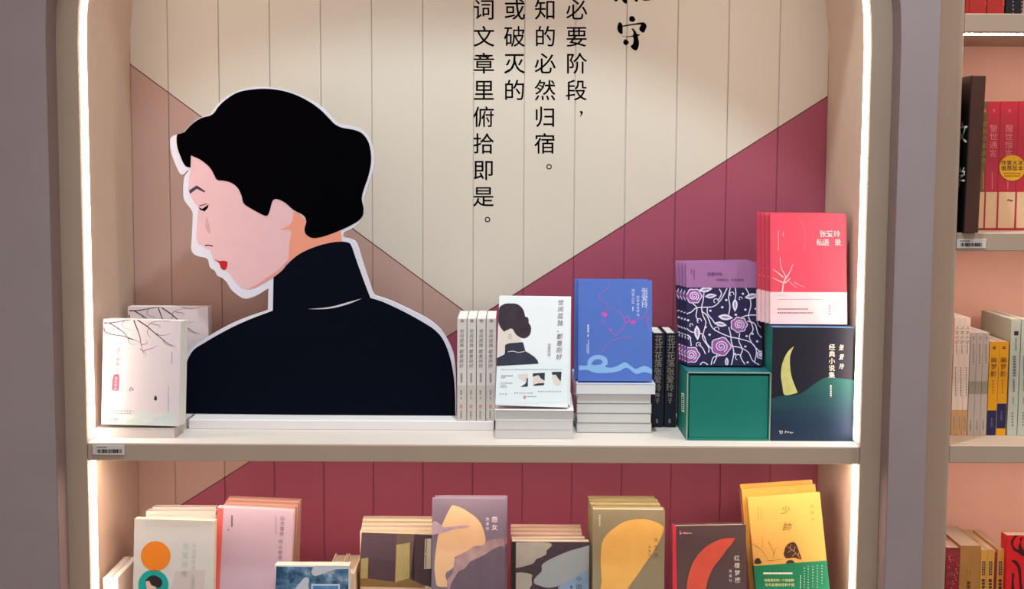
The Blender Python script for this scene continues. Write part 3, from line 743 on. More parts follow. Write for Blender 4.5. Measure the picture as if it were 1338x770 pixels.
# ---- rose-patterned lilac books on the teal box
M_lil = mat('lilac_cover', '93618F', .5, var=.03, coat=.15)
M_rosenavy = mat('rose_jacket_navy', '1A1440', .5, var=.05)
M_rosewhite = mat('rose_line_white', 'D6CCE0', .5, var=0)
M_rose = mat('rose_purple', '8F4C93', .5, var=.1, vscale=100)
g = 'lilac books in rose-patterned navy jackets'
bkG, fG = standing('book', 'front lilac book in navy rose-patterned jacket, standing on teal box', 'book', g, (896.3, 342.5), (992.5, 344.8), .112, th + .0005, 15, .011, M_lil, P_white)
ZG = lambda pts: crop(pts, 4.8143, 870, 330)
wG, hG = bkG['w'], bkG['h']
zband = fG.loc(940, 376).z
jk = box('jacket', -wG/2 - .0008, wG/2 + .0004, -.0006, .0116, .0004, zband, M_rosenavy, bkG)
fG = Face(bkG, 'y', -.0006); fG.par = jk
fG.clip = (-wG/2 - .0006, wG/2 + .0002, .0006, zband - .0003)
def clipx(p):                    # keep print on the jacket
    xs = fG.loc(*p)
    return p
vines = [[(240,252),(235,300),(225,350),(235,400),(252,440),(238,500),(232,540),(270,600),(268,630)], [(125,388),(160,375),(190,350),(240,345),(300,340),(345,300),(385,225)], [(225,370),(260,400),(290,470),(330,500),(400,530),(470,545),(540,570),(570,620),(558,690)], [(262,345),(262,385),(290,420),(312,452)], [(405,222),(395,280),(403,340),(395,392)], [(395,470),(408,520),(412,560),(425,610),(425,650),(412,708)], [(500,222),(522,262),(535,330),(520,400),(540,450),(548,490),(525,530),(548,580),(598,630)], [(470,412),(520,395),(600,396)], [(512,432),(560,450),(580,510),(608,540)], [(128,475),(160,500),(220,510),(242,530),(262,580),(320,640),(300,700)], [(465,508),(460,560),(482,610),(470,655),(498,705)], [(415,590),(470,600),(520,630),(545,680),(588,708)], [(168,320),(195,350),(190,400),(205,430)], [(250,640),(230,600),(205,580)], [(355,648),(300,660),(285,708)], [(580,410),(578,450),(602,475)], [(437,222),(440,260),(436,290)], [(128,520),(150,530),(160,590)], [(335,230),(350,260),(330,300)], [(215,708),(235,690),(265,708)]]
fG.art('vine_print', [ribbon(ZG(p), 1.25) for p in vines], M_rosewhite, 1)
def blob(cx, cy, r, k, wob):
    return [(cx + r*(1 + wob*math.cos(k*t)) * math.cos(t), cy + r*.92*(1 + wob*math.cos(k*t)) * math.sin(t)) for t in [i*2*math.pi/36 for i in range(36)]]
ros = [(176,275,46,6), (460,455,48,7), (347,592,58,5), (158,645,50,6), (600,645,24,5)]
fG.art('rose_print', [ZG(blob(x, y, r + 5, k, .07)) for x, y, r, k in ros], M_rosewhite, 2)
fG.art('rose_print', [ZG(blob(x, y, r - 1, k, .07)) for x, y, r, k in ros], M_rose, 3)
def spiral(cx, cy, r):
    return [(cx + r*(.1 + .62*i/22) * math.cos(i*.62), cy + r*(.1 + .55*i/22) * math.sin(i*.62)) for i in range(23)]
fG.art('rose_print', [ribbon(ZG(spiral(x, y, r)), 1.15, False, False) for x, y, r, k in ros], M_rosewhite, 4)
def leaf(cx, cy, L, ang, f=.34):
    return [(cx + L*u*math.cos(ang) - v*math.sin(ang), cy + L*u*math.sin(ang) + v*math.cos(ang)) for u, v in ((-1, 0), (-1, 0), (-.4, L*f), (.3, L*f), (1, 0), (1, 0), (.3, -L*f), (-.4, -L*f))]
lvs = [(250,234,44,-.15), (283,274,38,-.1), (435,332,42,1.57), (540,276,46,-.2), (375,408,48,.1), (345,452,40,.2), (197,506,48,1.5), (383,690,30,1.57)]
fG.art('leaf_print', [catmull(ZG(leaf(*l)), True, 4) for l in lvs], M_rosewhite, 2)
fG.art('leaf_print', [catmull(ZG(leaf(x, y, L*.62, a, .2)), True, 4) for x, y, L, a in lvs], mat('leaf_grey', '8E80A6', .5, var=0), 3)
dots = [(380,300),(355,345),(485,260),(500,360),(565,355),(585,310),(440,392),(280,367),(140,427),(250,470),(275,518),(508,527),(575,560),(500,592),(515,692),(545,512),(435,640)]
fG.art('dot_print', [ZG([(x + 8*math.cos(i*.785), y + 7*math.sin(i*.785)) for i in range(8)]) for x, y in dots], M_rosewhite, 1)
loops = [(315,305,14),(210,430,14),(320,483,14),(205,580,14),(455,660,18),(415,262,13),(470,290,10),(160,458,10),(148,540,9)]
fG.art('loop_print', [ribbon(ZG([(x + r*math.cos(i*.55), y + r*math.sin(i*.55)) for i in range(13)]), 1.0, False, False) for x, y, r in loops], M_rosewhite, 1)
M_plum = mat('plum_ink', '4A2860', .5, var=0)
fG0 = Face(bkG)
fG0.text('title', '张爱玲传，', *ZG([(272, 138)])[0], 4.6, M_plum, False, 4.8, 2)
fG0.text('subtitle', '半城烟沙，半生素描', *ZG([(322, 173)])[0], 3.4, M_plum, False, 4.1, 2)
fG0.micro('small_print', [(353, 366, 907, 1, 1.4, .5, 1), (352, 358, 903.5, .9, 1.2, .5, 1)], M_plum, 2)
for i in range(1, 4):
    copy_thing(bkG, bkG.location + Vector((-.0035 * i, .0136 * i, 0.0008 * i)), ['second lilac rose-jacket book, just behind the front one', 'third lilac rose-jacket book, behind two others on the teal box', 'rearmost lilac rose-jacket book on the teal box'][i-1], drot=(0, R(-.4 * i), 0))

# ---- red books on the crescent moon box
M_crim = mat('coral_red_cover', 'CB4257', .5, var=.03, coat=.1)
g = 'coral red books on the crescent moon box'
bkH, fH = standing('book', 'front coral red book with white flower sprig, on the moon box', 'book', g, (1006.3, 278.3), (1105.8, 281), .074, mh + .0015, 8, .0125, M_crim, page_mat('pink_pages', 'E2B0A8'))
ZH = lambda pts: crop(pts, 4.669, 975, 265)
wH = bkH['w']; zb = fH.loc(1055, 382).z
bandH = box('belly_band', -wH/2 - .0005, wH/2 + .0003, -.0006, .0131, .0003, zb, mat('band_blush', 'E6BCC0', .45, rgb2='E8CCCF', vscale=8), bkH)
fH.text('title', '张爱玲', *ZH([(468, 191)])[0], 8.2, mat('pink_print', 'F2C0C4', .5, var=0), False, 9.1, 1, weight=.006)
fH.text('title', '私语 录', *ZH([(448, 243)])[0], 8.2, MATS['pink_print'], False, 7.9, 1, weight=.006)
fH.art('sprig_print', [ribbon(ZH(p), 1.6, True) for p in ([(220,545),(228,490),(240,450),(215,400),(205,330)], [(235,470),(262,430),(285,375)], [(225,455),(190,425),(160,405)], [(228,490),(195,475),(155,455)], [(235,490),(260,470),(270,460)])] + [ribbon(ZH(p), .6, True) for p in ([(262,480),(290,505),(315,522)], [(290,485),(330,505),(360,515)])] , MATS['pink_print'], 1)
fH.art('arc_print', [ribbon(ZH([(310,75),(340,120),(358,180),(360,240),(345,300)]), .5)], mat('soft_red_line', 'E8707A', .5, var=0), 1)
fH.micro('small_print', [(302, 328, 1017, 1.2, 1.3, .7, 1), (303, 309, 1023.5, 1.2, 1.3, .6, 1)], mat('dull_pink_print', 'E59AA0', .5, var=0), 1)
fH2 = Face(bkH, 'y', -.0006); fH2.par = bandH
fH2.micro('small_print', [(1016, 1028, 386, .6, 1.2, .5), (1016, 1075, 391.5, .7, 1.6, .6), (1016, 1056, 404, 1.8, 2.2, .7), (1016, 1063, 409, 1.8, 2.2, .7), (387, 408, 1089, .7, 1.3, .6, 1), (387, 408, 1093, .7, 1.3, .6, 1), (399, 412, 1084, 2, 2.2, 1.6, 1)], mat('plum_grey_ink', '8E6A78', .5, var=0), 1)
for i in range(1, 4):
    copy_thing(bkH, bkH.location + Vector((-.0052 * i, .0142 * i, .0004 * i)), ['second coral red book, just behind the front one', 'third coral red book, behind two others on the moon box', 'rearmost coral red book on the moon box'][i-1], drot=(0, 0, 0))

# ================================================================== THINGS ON THE LOWER SHELF
# ---- two small white spine-out books at far left
g = 'small white spine-out books at the far left'
M_sw = mat('soft_white_cover', 'DED2C8', .5, var=.02)
for i, (a, b2) in enumerate(((134.6, 144.4), (145.2, 153.8))):
    spined('book', ['small white spine-out book at far left, against the bookcase side', 'small white spine-out book at far left, next to the orange disc book'][i], 'book', g, a, b2, 755.5, .05, ZL, .14, M_sw, P_white)
# ---- white book with orange and teal discs
M_ivory = mat('ivory_cover', 'D9D0C8', .45, var=.015, coat=.3)
g = 'ivory books with orange disc covers'
bk1, f1 = standing('book', 'front ivory book with an orange disc above a teal disc', 'book', g, (175.6, 678.8), (280.3, 680.5), .018, ZL, 4, .022, M_ivory, P_cream, roll=1.2)
c = lambda x, y, r, n=40: [(x + r*math.cos(i*2*math.pi/n), y + r*math.sin(i*2*math.pi/n)) for i in range(n)]
f1.art('disc_print', [c(203.4, 727, 19.5)], mat('orange_print', 'F08420', .5, var=.03), 1)
f1.art('disc_print', [c(200.5, 764.5, 19.8)], mat('teal_print', '12A69A', .5, var=.03), 2)
f1.art('disc_print', [[p for p in c(203.4, 727, 19.5) if p[1] > 744.8] + [p for p in c(200.5, 764.5, 19.8, 60) if p[1] < 746.6][::1]], mat('overlap_print', 'A86A38', .5, var=0), 3)
Z1 = lambda pts: crop(pts, 6.4167, 120, 650)
f1.art('portrait_print', catmull(Z1([(450,705),(470,675),(510,655),(555,665),(590,700),(585,740),(560,758),(530,745),(500,735),(480,700)]), True, 4), mat('print_hair', '2E2224', .6, var=0), 5)
f1.art('portrait_print', catmull(Z1([(455,705),(480,700),(500,735),(540,760),(540,830),(470,830),(462,770)]), True, 4), mat('print_skin', 'E8C0AC', .6, var=0), 4)
M_mint = mat('mint_ink', 'AFC0BC', .5, var=0)
f1.text('title', '张爱玲传', *Z1([(788, 410)])[0], 8, M_mint, True, 12.3, 1, step=(-.7, 0))
f1.text('subtitle', '永远的传奇', *Z1([(858, 405)])[0], 5.4, M_mint, True, 7.4, 1, step=(-.25, 0))
f1.text('subtitle', '与绝响', *Z1([(848, 665)])[0], 5.2, M_mint, True, 6.6, 1, step=(-.25, 0))
f1.micro('small_print', [(191, 262, 687.6, .8, 2, 4)], mat('faint_print', 'B5ABA6', .5, var=0), 1)
f1.art('band_print', [Z1([(700,620),(950,608),(940,800),(660,800)])], mat('ivory_band', 'D2C2BC', .45, var=0), 1)
M_iwrap = mat('ivory_wrap_cover', 'C9B9AE', .35, coat=.9, bump=.5, bscale=70, coat_bump=True, var=.03)
for i, (tl, tr, Y) in enumerate((((189.5, 676.5), (281.6, 677), .068), ((191, 668), (281.8, 668.5), .090), ((199, 663), (282, 663.5), .112))):
    b, f = standing('book', ['wrapped ivory book just behind the orange disc book', 'wrapped ivory book second behind the orange disc book', 'rearmost wrapped ivory book behind the orange disc book'][i], 'book', 'wrapped ivory books', tl, tr, Y, ZL, 1, .018, M_iwrap, page_mat('ivory_wrap_pages', 'AA9F98', .9, True))
# ---- pink hardback with coral spine strip
M_pinkc = mat('pale_pink_hard', 'C8AAB8', .5, var=.02)
M_coral = mat('coral_cloth', 'E0625A', .5, var=.03)
g = 'pale pink books with coral spines'
bk2, f2 = standing('book', 'front pale pink book with a coral spine strip', 'book', g, (284.3, 664.8), (384, 666), .046, ZL, 3, .018, M_pinkc, page_mat('peach_pages', 'A07A6E'), roll=2.8, hard=True)
f2.art('spine_strip', [(283, 664), (292, 664.6), (286.8, 774), (272, 774)], M_coral, 1)
M_brownink = mat('brown_ink', '6A4A52', .5, var=0)
f2.text('title', '因为懂得', 369, 678, 5, M_brownink, True, 6.7, 1, step=(-.35, 0))
f2.text('title', '所以慈悲', 366.8, 708.4, 5, M_brownink, True, 6.9, 1, step=(-.3, 0))
f2.micro('small_print', [(675, 698, 360.5, .8, 1.2, .6, 1), (674, 689, 303, 2, 1.6, .5, 1), (691.5, 694, 298.5, 1.5, 1.5, .5, 1)], M_brownink, 1)
for i, (tl, tr, Y) in enumerate((((292, 662), (386, 662.5), .084), ((294.5, 657.5), (389.5, 658), .106), ((298, 652.3), (392.3, 653.3), .128))):
    standing('book', ['peach-edged pink book just behind the coral spine book', 'peach-edged pink book second behind the coral spine book', 'rearmost peach-edged book behind the coral spine book'][i], 'book', 'wrapped peach-edged books', tl, tr, Y, ZL, 2, .018, mat('peach_cover', 'B98474', .45, var=.03, coat=.3), MATS['peach_pages'], roll=2)
# ---- blue watercolour book in front
def watercolour():
    m = mat('watercolour_blue', '3A6288', .5, rgb2='C5CBD3', vscale=42, detail=6)
    r = [n for n in m.node_tree.nodes if n.type == 'VALTORGB'][0].color_ramp
    r.elements[0].position = .40; r.elements[1].position = .70
    r.elements[0].color = lin('27496E'); e1 = r.elements.new(.55); e1.color = lin('5F86A4')
    return m
bk3, f3 = standing('book', 'blue and white watercolour cover book in front of the pink one', 'book', None, (359.3, 738.4), (456.5, 740), .016, ZL, 2, .026, M_white, P_cream)
f3.art('cover_art', [(361, 740.5), (455.5, 742), (455, 800), (358.5, 800)], watercolour(), 1)
f3.art('white_patch', catmull(crop([(650,520),(700,470),(900,465),(1110,470),(1110,510),(940,520),(850,550),(740,590),(680,600),(645,570)], 9.557, 340, 690), True, 4), mat('patch_white', 'CDD0D8', .5, var=.03), 2)
f3.art('white_patch', catmull(crop([(440,760),(500,680),(560,620),(610,640),(600,720),(610,800),(440,800)], 9.557, 340, 690), True, 4), MATS['patch_white'], 2)
f3.art('title_frame', [(406.9, 763.4), (444.1, 763.4), (444, 800), (406.5, 800)], mat('frame_white', 'DCE4F0', .5, var=0), 3)
f3.art('title_panel', [(408.8, 765.4), (442.2, 765.4), (442, 800), (408.3, 800)], mat('panel_blue', '2F6CA6', .5, rgb2='6FA3D0', vscale=50), 4)
# two spine-out books behind it
g = 'cream-topped spine-out books behind the watercolour book'
for i, (a, b2) in enumerate(((426.5, 443.6), (445, 462.6))):
    spined('book', ['left cream-topped spine-out book behind the watercolour book', 'right cream-topped spine-out book beside the dim room picture books'][i], 'book', g, a, b2, 749.5, .05, ZL, .13, mat('cream_cover', 'D9BFA8', .5, var=.02), P_cream, hard=True)
# ---- books with the dim room picture
M_creamc = mat('cream_border_cover', 'E3C9A8', .5, var=.02)
bk4, f4 = standing('book', 'front book with a picture of a dim brown room', 'book', 'books with the dim room picture', (470.3, 694.5), (570, 696.5), .083, ZL, 1, .0215, M_creamc, P_cream)
Z4 = lambda pts: crop(pts, 7.336, 460, 665)
pr = lambda nm, pts, col, lay: f4.art(nm, Z4(pts), mat('room_' + col, col, .55, var=.06, vscale=80), lay)
pr('room_picture', [(92,228),(770,250),(760,740),(60,740)], '5A4650', 1)
pr('room_picture', [(425,238),(600,243),(600,690),(560,690),(555,325),(425,345)], '6A5A50', 2)
pr('room_picture', [(600,243),(770,250),(760,755),(560,675)], '4C3A40', 2)
pr('room_picture', [(425,345),(555,325),(552,665),(412,705)], 'AFA06A', 3)
pr('room_picture', [(88,478),(157,470),(150,668),(78,668)], 'A89A68', 3)
pr('room_picture', [(78,665),(150,668),(400,700),(552,665),(700,745),(700,760),(66,745)], '8A6C42', 2)
pr('room_picture', [(160,480),(420,500),(412,700),(158,665)], '553F4A', 3)
pr('window_print', [(700,290),(760,285),(758,575),(690,578)], 'C8BCA8', 3)
pr('window_print', [(712,295),(722,294),(714,425),(704,427)], '7A6A60', 4)
pr('window_print', [(704,440),(714,438),(710,570),(700,571)], '7A6A60', 4)
for i in range(1, 4):
    x, y = (471.3 + i * .9, 694.5 - i * 5.6)
    standing('book', ['second dim room picture book, directly behind the front one', 'third dim room picture book, behind two others', 'rearmost dim room picture book, nearest the plank back'][i-1], 'book', 'books with the dim room picture', (x, y), (569 + i * .5, y + 1.4), .083 + .0245 * i, ZL, 1, .0215, M_creamc, P_cream)
# ---- purple book with big peach moon
M_mauve = mat('mauve_cover', '6E5F70', .5, rgb2='776874', vscale=14)
bk5, f5 = standing('book', 'mauve book with a huge peach moon and cloud', 'book', 'mauve moon books', (564.8, 651.5), (660.2, 652), .020, ZL, 8, .016, M_mauve, P_white, hard=True)
Z5 = lambda pts: crop(pts, 5.925, 555, 640)
f5.art('moon_print', catmull(Z5([(222,122),(280,140),(340,175),(395,215),(435,265),(460,330),(470,400),(440,440),(360,460),(300,490),(240,520),(228,530),(240,560),(215,610),(165,645),(165,690),(195,745),(190,755),(100,748),(85,700),(75,620),(78,540),(90,440),(105,350),(140,260),(180,175),(205,132)]), True, 4), mat('peach_moon', 'D6AE86', .5, rgb2='D2A67E', vscale=30), 1)
f5.art('cloud_print', [catmull(Z5([(48,300),(60,258),(85,245),(120,270),(150,290),(220,285),(290,278),(352,282),(300,298),(230,305),(150,330),(90,345),(44,350)]), True, 4)], mat('mauve_cloud', '9B8090', .5, rgb2='B29AA4', vscale=60), 2)
f5.art('cloud_print', [catmull(Z5([(230,545),(250,520),(320,480),(380,440),(450,430),(480,400),(560,380),(610,385),(610,450),(540,455),(470,500),(410,530),(350,560),(310,610),(260,640),(250,700),(215,790),(180,790),(175,700),(215,650)]), True, 4)], mat('rose_cloud', 'AE8A84', .5, rgb2='8A7078', vscale=45), 3)
f5.art('cloud_print', [catmull(Z5([(250,650),(310,610),(350,560),(410,530),(470,500),(540,455),(615,450),(625,620),(635,800),(220,800)]), True, 4)], mat('dusk_cloud', '5A4A56', .5, rgb2='655460', vscale=30), 4)
f5.text('title', '怨女', *Z5([(541, 232)])[0], 7.2, mat('pale_pink_print', 'E6D2DA', .5, var=0), True, 10.2, 5, weight=.006)
f5.text('author', '张爱玲', *Z5([(486, 228)])[0], 4, MATS['pale_pink_print'], True, 6.3, 5)
copy_thing(bk5, bk5.location + Vector((.004, .0166, .0003)), 'second mauve moon book behind the first, its edge just showing')
# ---- slate books with cloud shapes
M_slate = mat('slate_cover', '453842', .5, var=.05, coat=.2)
bk6, f6 = standing('book', 'front slate book with pale cloud shapes, right of the mauve moon book', 'book', 'slate cloud cover books', (668.8, 708.2), (769.9, 708.4), .062, ZL, 1, .020, M_slate, P_cream)
Z6 = lambda pts: crop(pts, 8.558, 660, 680)
f6.art('cloud_print', [catmull(Z6([(122,250),(122,250),(300,245),(470,250),(515,265),(518,290),(465,340),(460,380),(400,415),(345,440),(310,485),(200,520),(120,535),(120,535)]), True, 4), catmull(Z6([(122,590),(122,590),(180,585),(260,595),(302,615),(295,660),(300,720),(275,770),(290,850),(120,850),(120,850)]), True, 4)], mat('grey_cloud', 'A5A196', .5, rgb2='B3AAA0', vscale=40), 1)
f6.art('cloud_print', [catmull(Z6([(412,500),(470,455),(560,410),(700,350),(800,320),(942,280),(942,280),(944,560),(944,560),(860,600),(740,660),(620,730),(500,755),(440,750),(380,730),(330,710),(322,670),(350,630),(405,575),(410,530)]), True, 4)], mat('blue_grey_cloud', 'A3A7A4', .5, rgb2='99A4AE', vscale=30), 2)
f6.art('cloud_print', [catmull(Z6([(590,770),(620,730),(740,660),(860,590),(945,555),(945,555),(948,860),(948,860),(590,860)]), True, 4)], mat('blue_cloud', '7F9CBC', .5, rgb2='8CA4BE', vscale=30), 3)
f6.art('spine_print', [(669, 709), (673.4, 709.2), (673, 790), (668.2, 790)], mat('slate_dark', '2A2028', .5, var=0), 1)
f6.text('title', '小团圆', *Z6([(825, 655)])[0], 6.6, M_ink, True, 10.5, 4)
f6.micro('small_print', [(766, 768.5, 746.5, 3, 1, .6, 1)], M_ink, 4)
b, f = standing('book', 'wrapped slate book just behind the front slate cloud book', 'book', 'slate cloud cover books', (668.2, 702.2), (764.5, 706.4), .0855, ZL, 1, .0185, mat('slate_wrapped', '8B8078', .35, coat=1, bump=.6, bscale=60, coat_bump=True), page_mat('wrap_cream_pages', 'C9BBA4', .85, True), roll=-.6)
for i, (y, Y) in enumerate(((698.6, .108), (693.4, .130), (688.4, .152))):
    standing('book', ['third slate book from the front, cream page top showing', 'fourth slate book from the front, cream page top showing', 'rearmost slate cloud book, nearest the plank back'][i], 'book', 'slate cloud cover books', (667.2, y), (760.8 - i * .8, y + .3), Y, ZL, 1, .0195, mat('slate_pink_cover', 'B98C7C', .5, var=.03), P_cream)
# ---- olive book with yellow moon
M_olive = mat('olive_cover', '92836A', .5, rgb2='8A7B5E', vscale=20)
bk7, f7 = standing('book', 'front olive book with a big yellow moon', 'book', 'olive moon books', (775.2, 666), (869, 666.2), .045, ZL, 2, .022, M_olive, P_cream, hard=True)
ZO = lambda pts: crop(pts, 5.925, 760, 640)
f7.art('moon_print', catmull(ZO([(460,228),(520,235),(590,258),(636,288),(636,288),(630,330),(600,400),(550,490),(500,560),(440,650),(360,760),(345,800),(160,800),(155,700),(148,580),(150,480),(160,410),(190,355),(250,300),(330,250),(400,233)]), True, 4), mat('yellow_moon', 'E9B25E', .5, rgb2='E3A955', vscale=40), 1)
f7.text('title', '半生缘', *ZO([(576, 392)])[0], 5.4, mat('olive_ink', '7A5A2E', .5, var=0), True, 9.7, 2)
f7.text('author', '张爱玲', *ZO([(526, 445)])[0], 3.2, MATS['olive_ink'], True, 5.4, 2)
f7.micro('small_print', [(673, 688, 783.5, 2, 2.2, .7, 1)], mat('olive_pale', 'C9BD98', .5, var=0), 1)
M_owrap = mat('olive_wrapped', '7E704C', .35, coat=1, bump=.8, bscale=55, coat_bump=True)
for i, (tl, tr, Y) in enumerate((((771.6, 660), (863.3, 659.5), .0705), ((770, 655.3), (860.5, 655), .094), ((768.4, 651), (856.4, 651.3), .117))):
    standing('book', ['wrapped olive book just behind the yellow moon book', 'wrapped olive book third from the front', 'rearmost wrapped olive book, nearest the plank back'][i], 'book', 'olive moon books', tl, tr, Y, ZL, 2, .0205, M_owrap, page_mat('olive_wrap_pages', '9A8B62', .85, True), hard=False)
# ---- dark book with red moon
M_umber = mat('umber_cover', '503B40', .5, rgb2='58423F', vscale=14)
M_redcloth = mat('red_cloth', 'C8343E', .5, var=.04)
bk8, f8 = standing('book', 'dark brown book with a red crescent moon and red spine', 'book', None, (880.3, 686.6), (975.2, 687), .045, ZL, 3, .020, M_umber, P_cream, spine=M_redcloth, yaw=2, hard=True, roll=-1)
Z9 = lambda pts: crop(pts, 8.104, 870, 675)
f8 = Face(bk8, 'y', -.0003)
f8.art('moon_print', catmull(Z9([(735,228),(735,228),(700,290),(640,360),(585,440),(510,530),(470,610),(440,690),(420,800),(415,860),(215,860),(218,770),(235,650),(265,540),(310,450),(370,375),(450,305),(560,250),(650,232)]), True, 4), mat('red_moon', 'CF5540', .5, rgb2='C64B3C', vscale=40), 1)
f8.art('spine_strip', Z9([(70,92),(104,92),(120,860),(70,860)]), M_redcloth, 1)
f8.text('title', '红楼梦魇', *Z9([(752, 442)])[0], 6.6, M_cream, True, 9.7, 2, weight=.006, step=(.3, 0))
f8.text('author', '张爱玲', *Z9([(684, 580)])[0], 3.6, M_cream, True, 6.2, 2, step=(.1, 0))
f8.art('signature', [ribbon(Z9(p), .8) for p in ([(150,150),(152,188),(165,180),(160,172)], [(178,180),(200,170),(196,184),(220,174),(222,184),(245,176),(275,184)])], mat('salmon_print', 'E8A49A', .5, var=0), 2)
# ---- yellow books with green belly band
M_yel = mat('golden_yellow_cover', 'C79548', .5, rgb2='C39044', vscale=20)
M_yel.node_tree.nodes['Principled BSDF'].inputs['Coat Weight'].default_value = .2
g = 'golden yellow books with green bands'
bk9, f9 = standing('book', 'front golden yellow book with leaf drawing and green band', 'book', g, (976.6, 648.2), (1071.2, 645), .040, ZL, 12, .017, M_yel, P_cream, roll=-4.6, hard=False)
ZY = lambda pts: crop(pts, 5.136, 960, 620)
w9 = bk9['w']; zb = f9.loc(1030, 736.5).z
band9 = box('belly_band', -w9/2 - .0006, w9/2 + .0004, -.0006, .0176, .0004, zb, mat('green_band', '0E6A48', .5, var=.04), bk9)
M_sepia = mat('sepia_ink', '5A3A10', .5, var=0)
f9.text('title', '少帥', *ZY([(341, 240)])[0], 10.5, M_sepia, True, 22, 1, slant=.2, step=(2.4, 0))
f9.text('author', '张爱玲', *ZY([(518, 215)])[0], 4.4, mat('ochre_ink', '9A6A1E', .5, var=0), True, 8.4, 1, step=(.8, 0))
f9.micro('small_print', [(663, 681, 991, 1.1, 1.6, .8, 1), (663, 681, 994.5, .9, 1.4, .8, 1), (703, 716, 996.5, .9, 1.2, .8, 1)], MATS['ochre_ink'], 1)
f9.art('leaf_print', [catmull(ZY([(330,525),(345,480),(380,457),(410,465),(440,540),(446,572),(400,560),(350,565),(330,545)]), True, 4), catmull(ZY([(135,600),(138,572),(160,562),(175,580),(178,598)]), True, 4), catmull(ZY([(345,600),(355,580),(380,575),(398,585),(396,602)]), True, 4)], mat('leaf_brown', '3A2014', .5, var=0), 2)
f9.art('leaf_vein', [ribbon(ZY(p), .45) for p in ([(345,480),(400,520),(440,565)], [(370,500),(375,470)], [(395,515),(405,485)], [(380,508),(355,525)], [(410,530),(385,550)], [(425,545),(432,520)])], M_yel, 3)
f9.art('stem_print', [ribbon(ZY(p), .7, True) for p in ([(225,450),(250,500),(262,540),(255,575)], [(120,470),(170,500),(205,545),(225,580)], [(220,580),(280,575),(330,570)], [(262,540),(275,500),(310,485)])], M_sepia, 1)
f9b = Face(bk9, 'y', -.0006); f9b.par = band9
f9b.micro('small_print', [(997.5, 1035.5, 749.5, 2.2, 2, .4)], M_cream, 1)
f9b.text('band_text', '他是真实的一个热血郎', 1000.5, 758.6, 3.5, mat('pale_gold_print', 'D8CE8A', .5, var=0), False, 3.9, 1, weight=.006)
f9b.text('band_text', '写尽爱情的百转千回', 1001.5, 764.6, 3.6, MATS['pale_gold_print'], False, 4.3, 1, weight=.006)
f9b.micro('dash_print', [(752, 770, 1046, .7, 2.2, .9, 1), (742, 768, 1051, .6, 1.5, 2, 1), (740, 770, 1056, .6, 1.3, 2.2, 1), (740, 768, 1062, .6, 1.4, 2.4, 1), (739, 768, 1068, .6, 1.4, 2.2, 1), (739, 764, 1074, .6, 1.4, 2.4, 1)], M_cream, 1)
M_ywrap = mat('yellow_wrapped', 'C68E34', .35, coat=1, bump=.6, bscale=60, coat_bump=True)
for i, (tl, tr, Y) in enumerate((((968.8, 636.8), (1065.3, 635), .068), ((967, 631.5), (1061.3, 629), .0895))):
    standing('book', ['wrapped golden yellow book just behind the front one', 'rearmost wrapped golden yellow book, nearest the plank back'][i], 'book', g, tl, tr, Y, ZL, 12, .017, M_ywrap, page_mat('yellow_wrap_pages', 'AE8A4C', .85, True), roll=-4.0)

# ================================================================== RIGHT BOOKCASE
# divider board with lettering on its left face
A = at(1263.5, 200, Y=-.012); B = at(1282, 200, Y=-.012)
ds = empty('divider_board', (A.x, -.012, RZ[1] + .0008), 'tall dark brown divider board with white lettering on black side, in right bookcase', 'divider board')
hh = at(1270, 99, Y=-.012).z - RZ[1]
M_dkbrown = mat('dark_walnut', '3E211B', .45, var=.12, vscale=14, rgb2='4A2A20')
box('board', 0, B.x - A.x, 0, .16, 0, hh, M_dkbrown, ds, .001)
bf = box('black_face', -.0012, -.0001, .0008, .159, .001, hh - .001, mat('black_lacquer', '0E0B0C', .4, var=0), ds)
ds.rotation_euler = (0, R(.8), 0)
def side_glyph(ch, yc, zc, size):
    gv, gf = glyph(ch, .006)
    me = bpy.data.meshes.new('lettering'); me.from_pydata([(-.0018, yc - x * size * 1.5, zc + y * size) for x, y in gv], [], gf); me.update()
    link('lettering', me, mat('white_print', 'F6F4F2', .5, var=0), bf)
zc = lambda py: at(1258, py, Y=.03).z - RZ[1]
side_glyph('文', .032, zc(175), .034); side_glyph('学', .032, zc(233), .034)

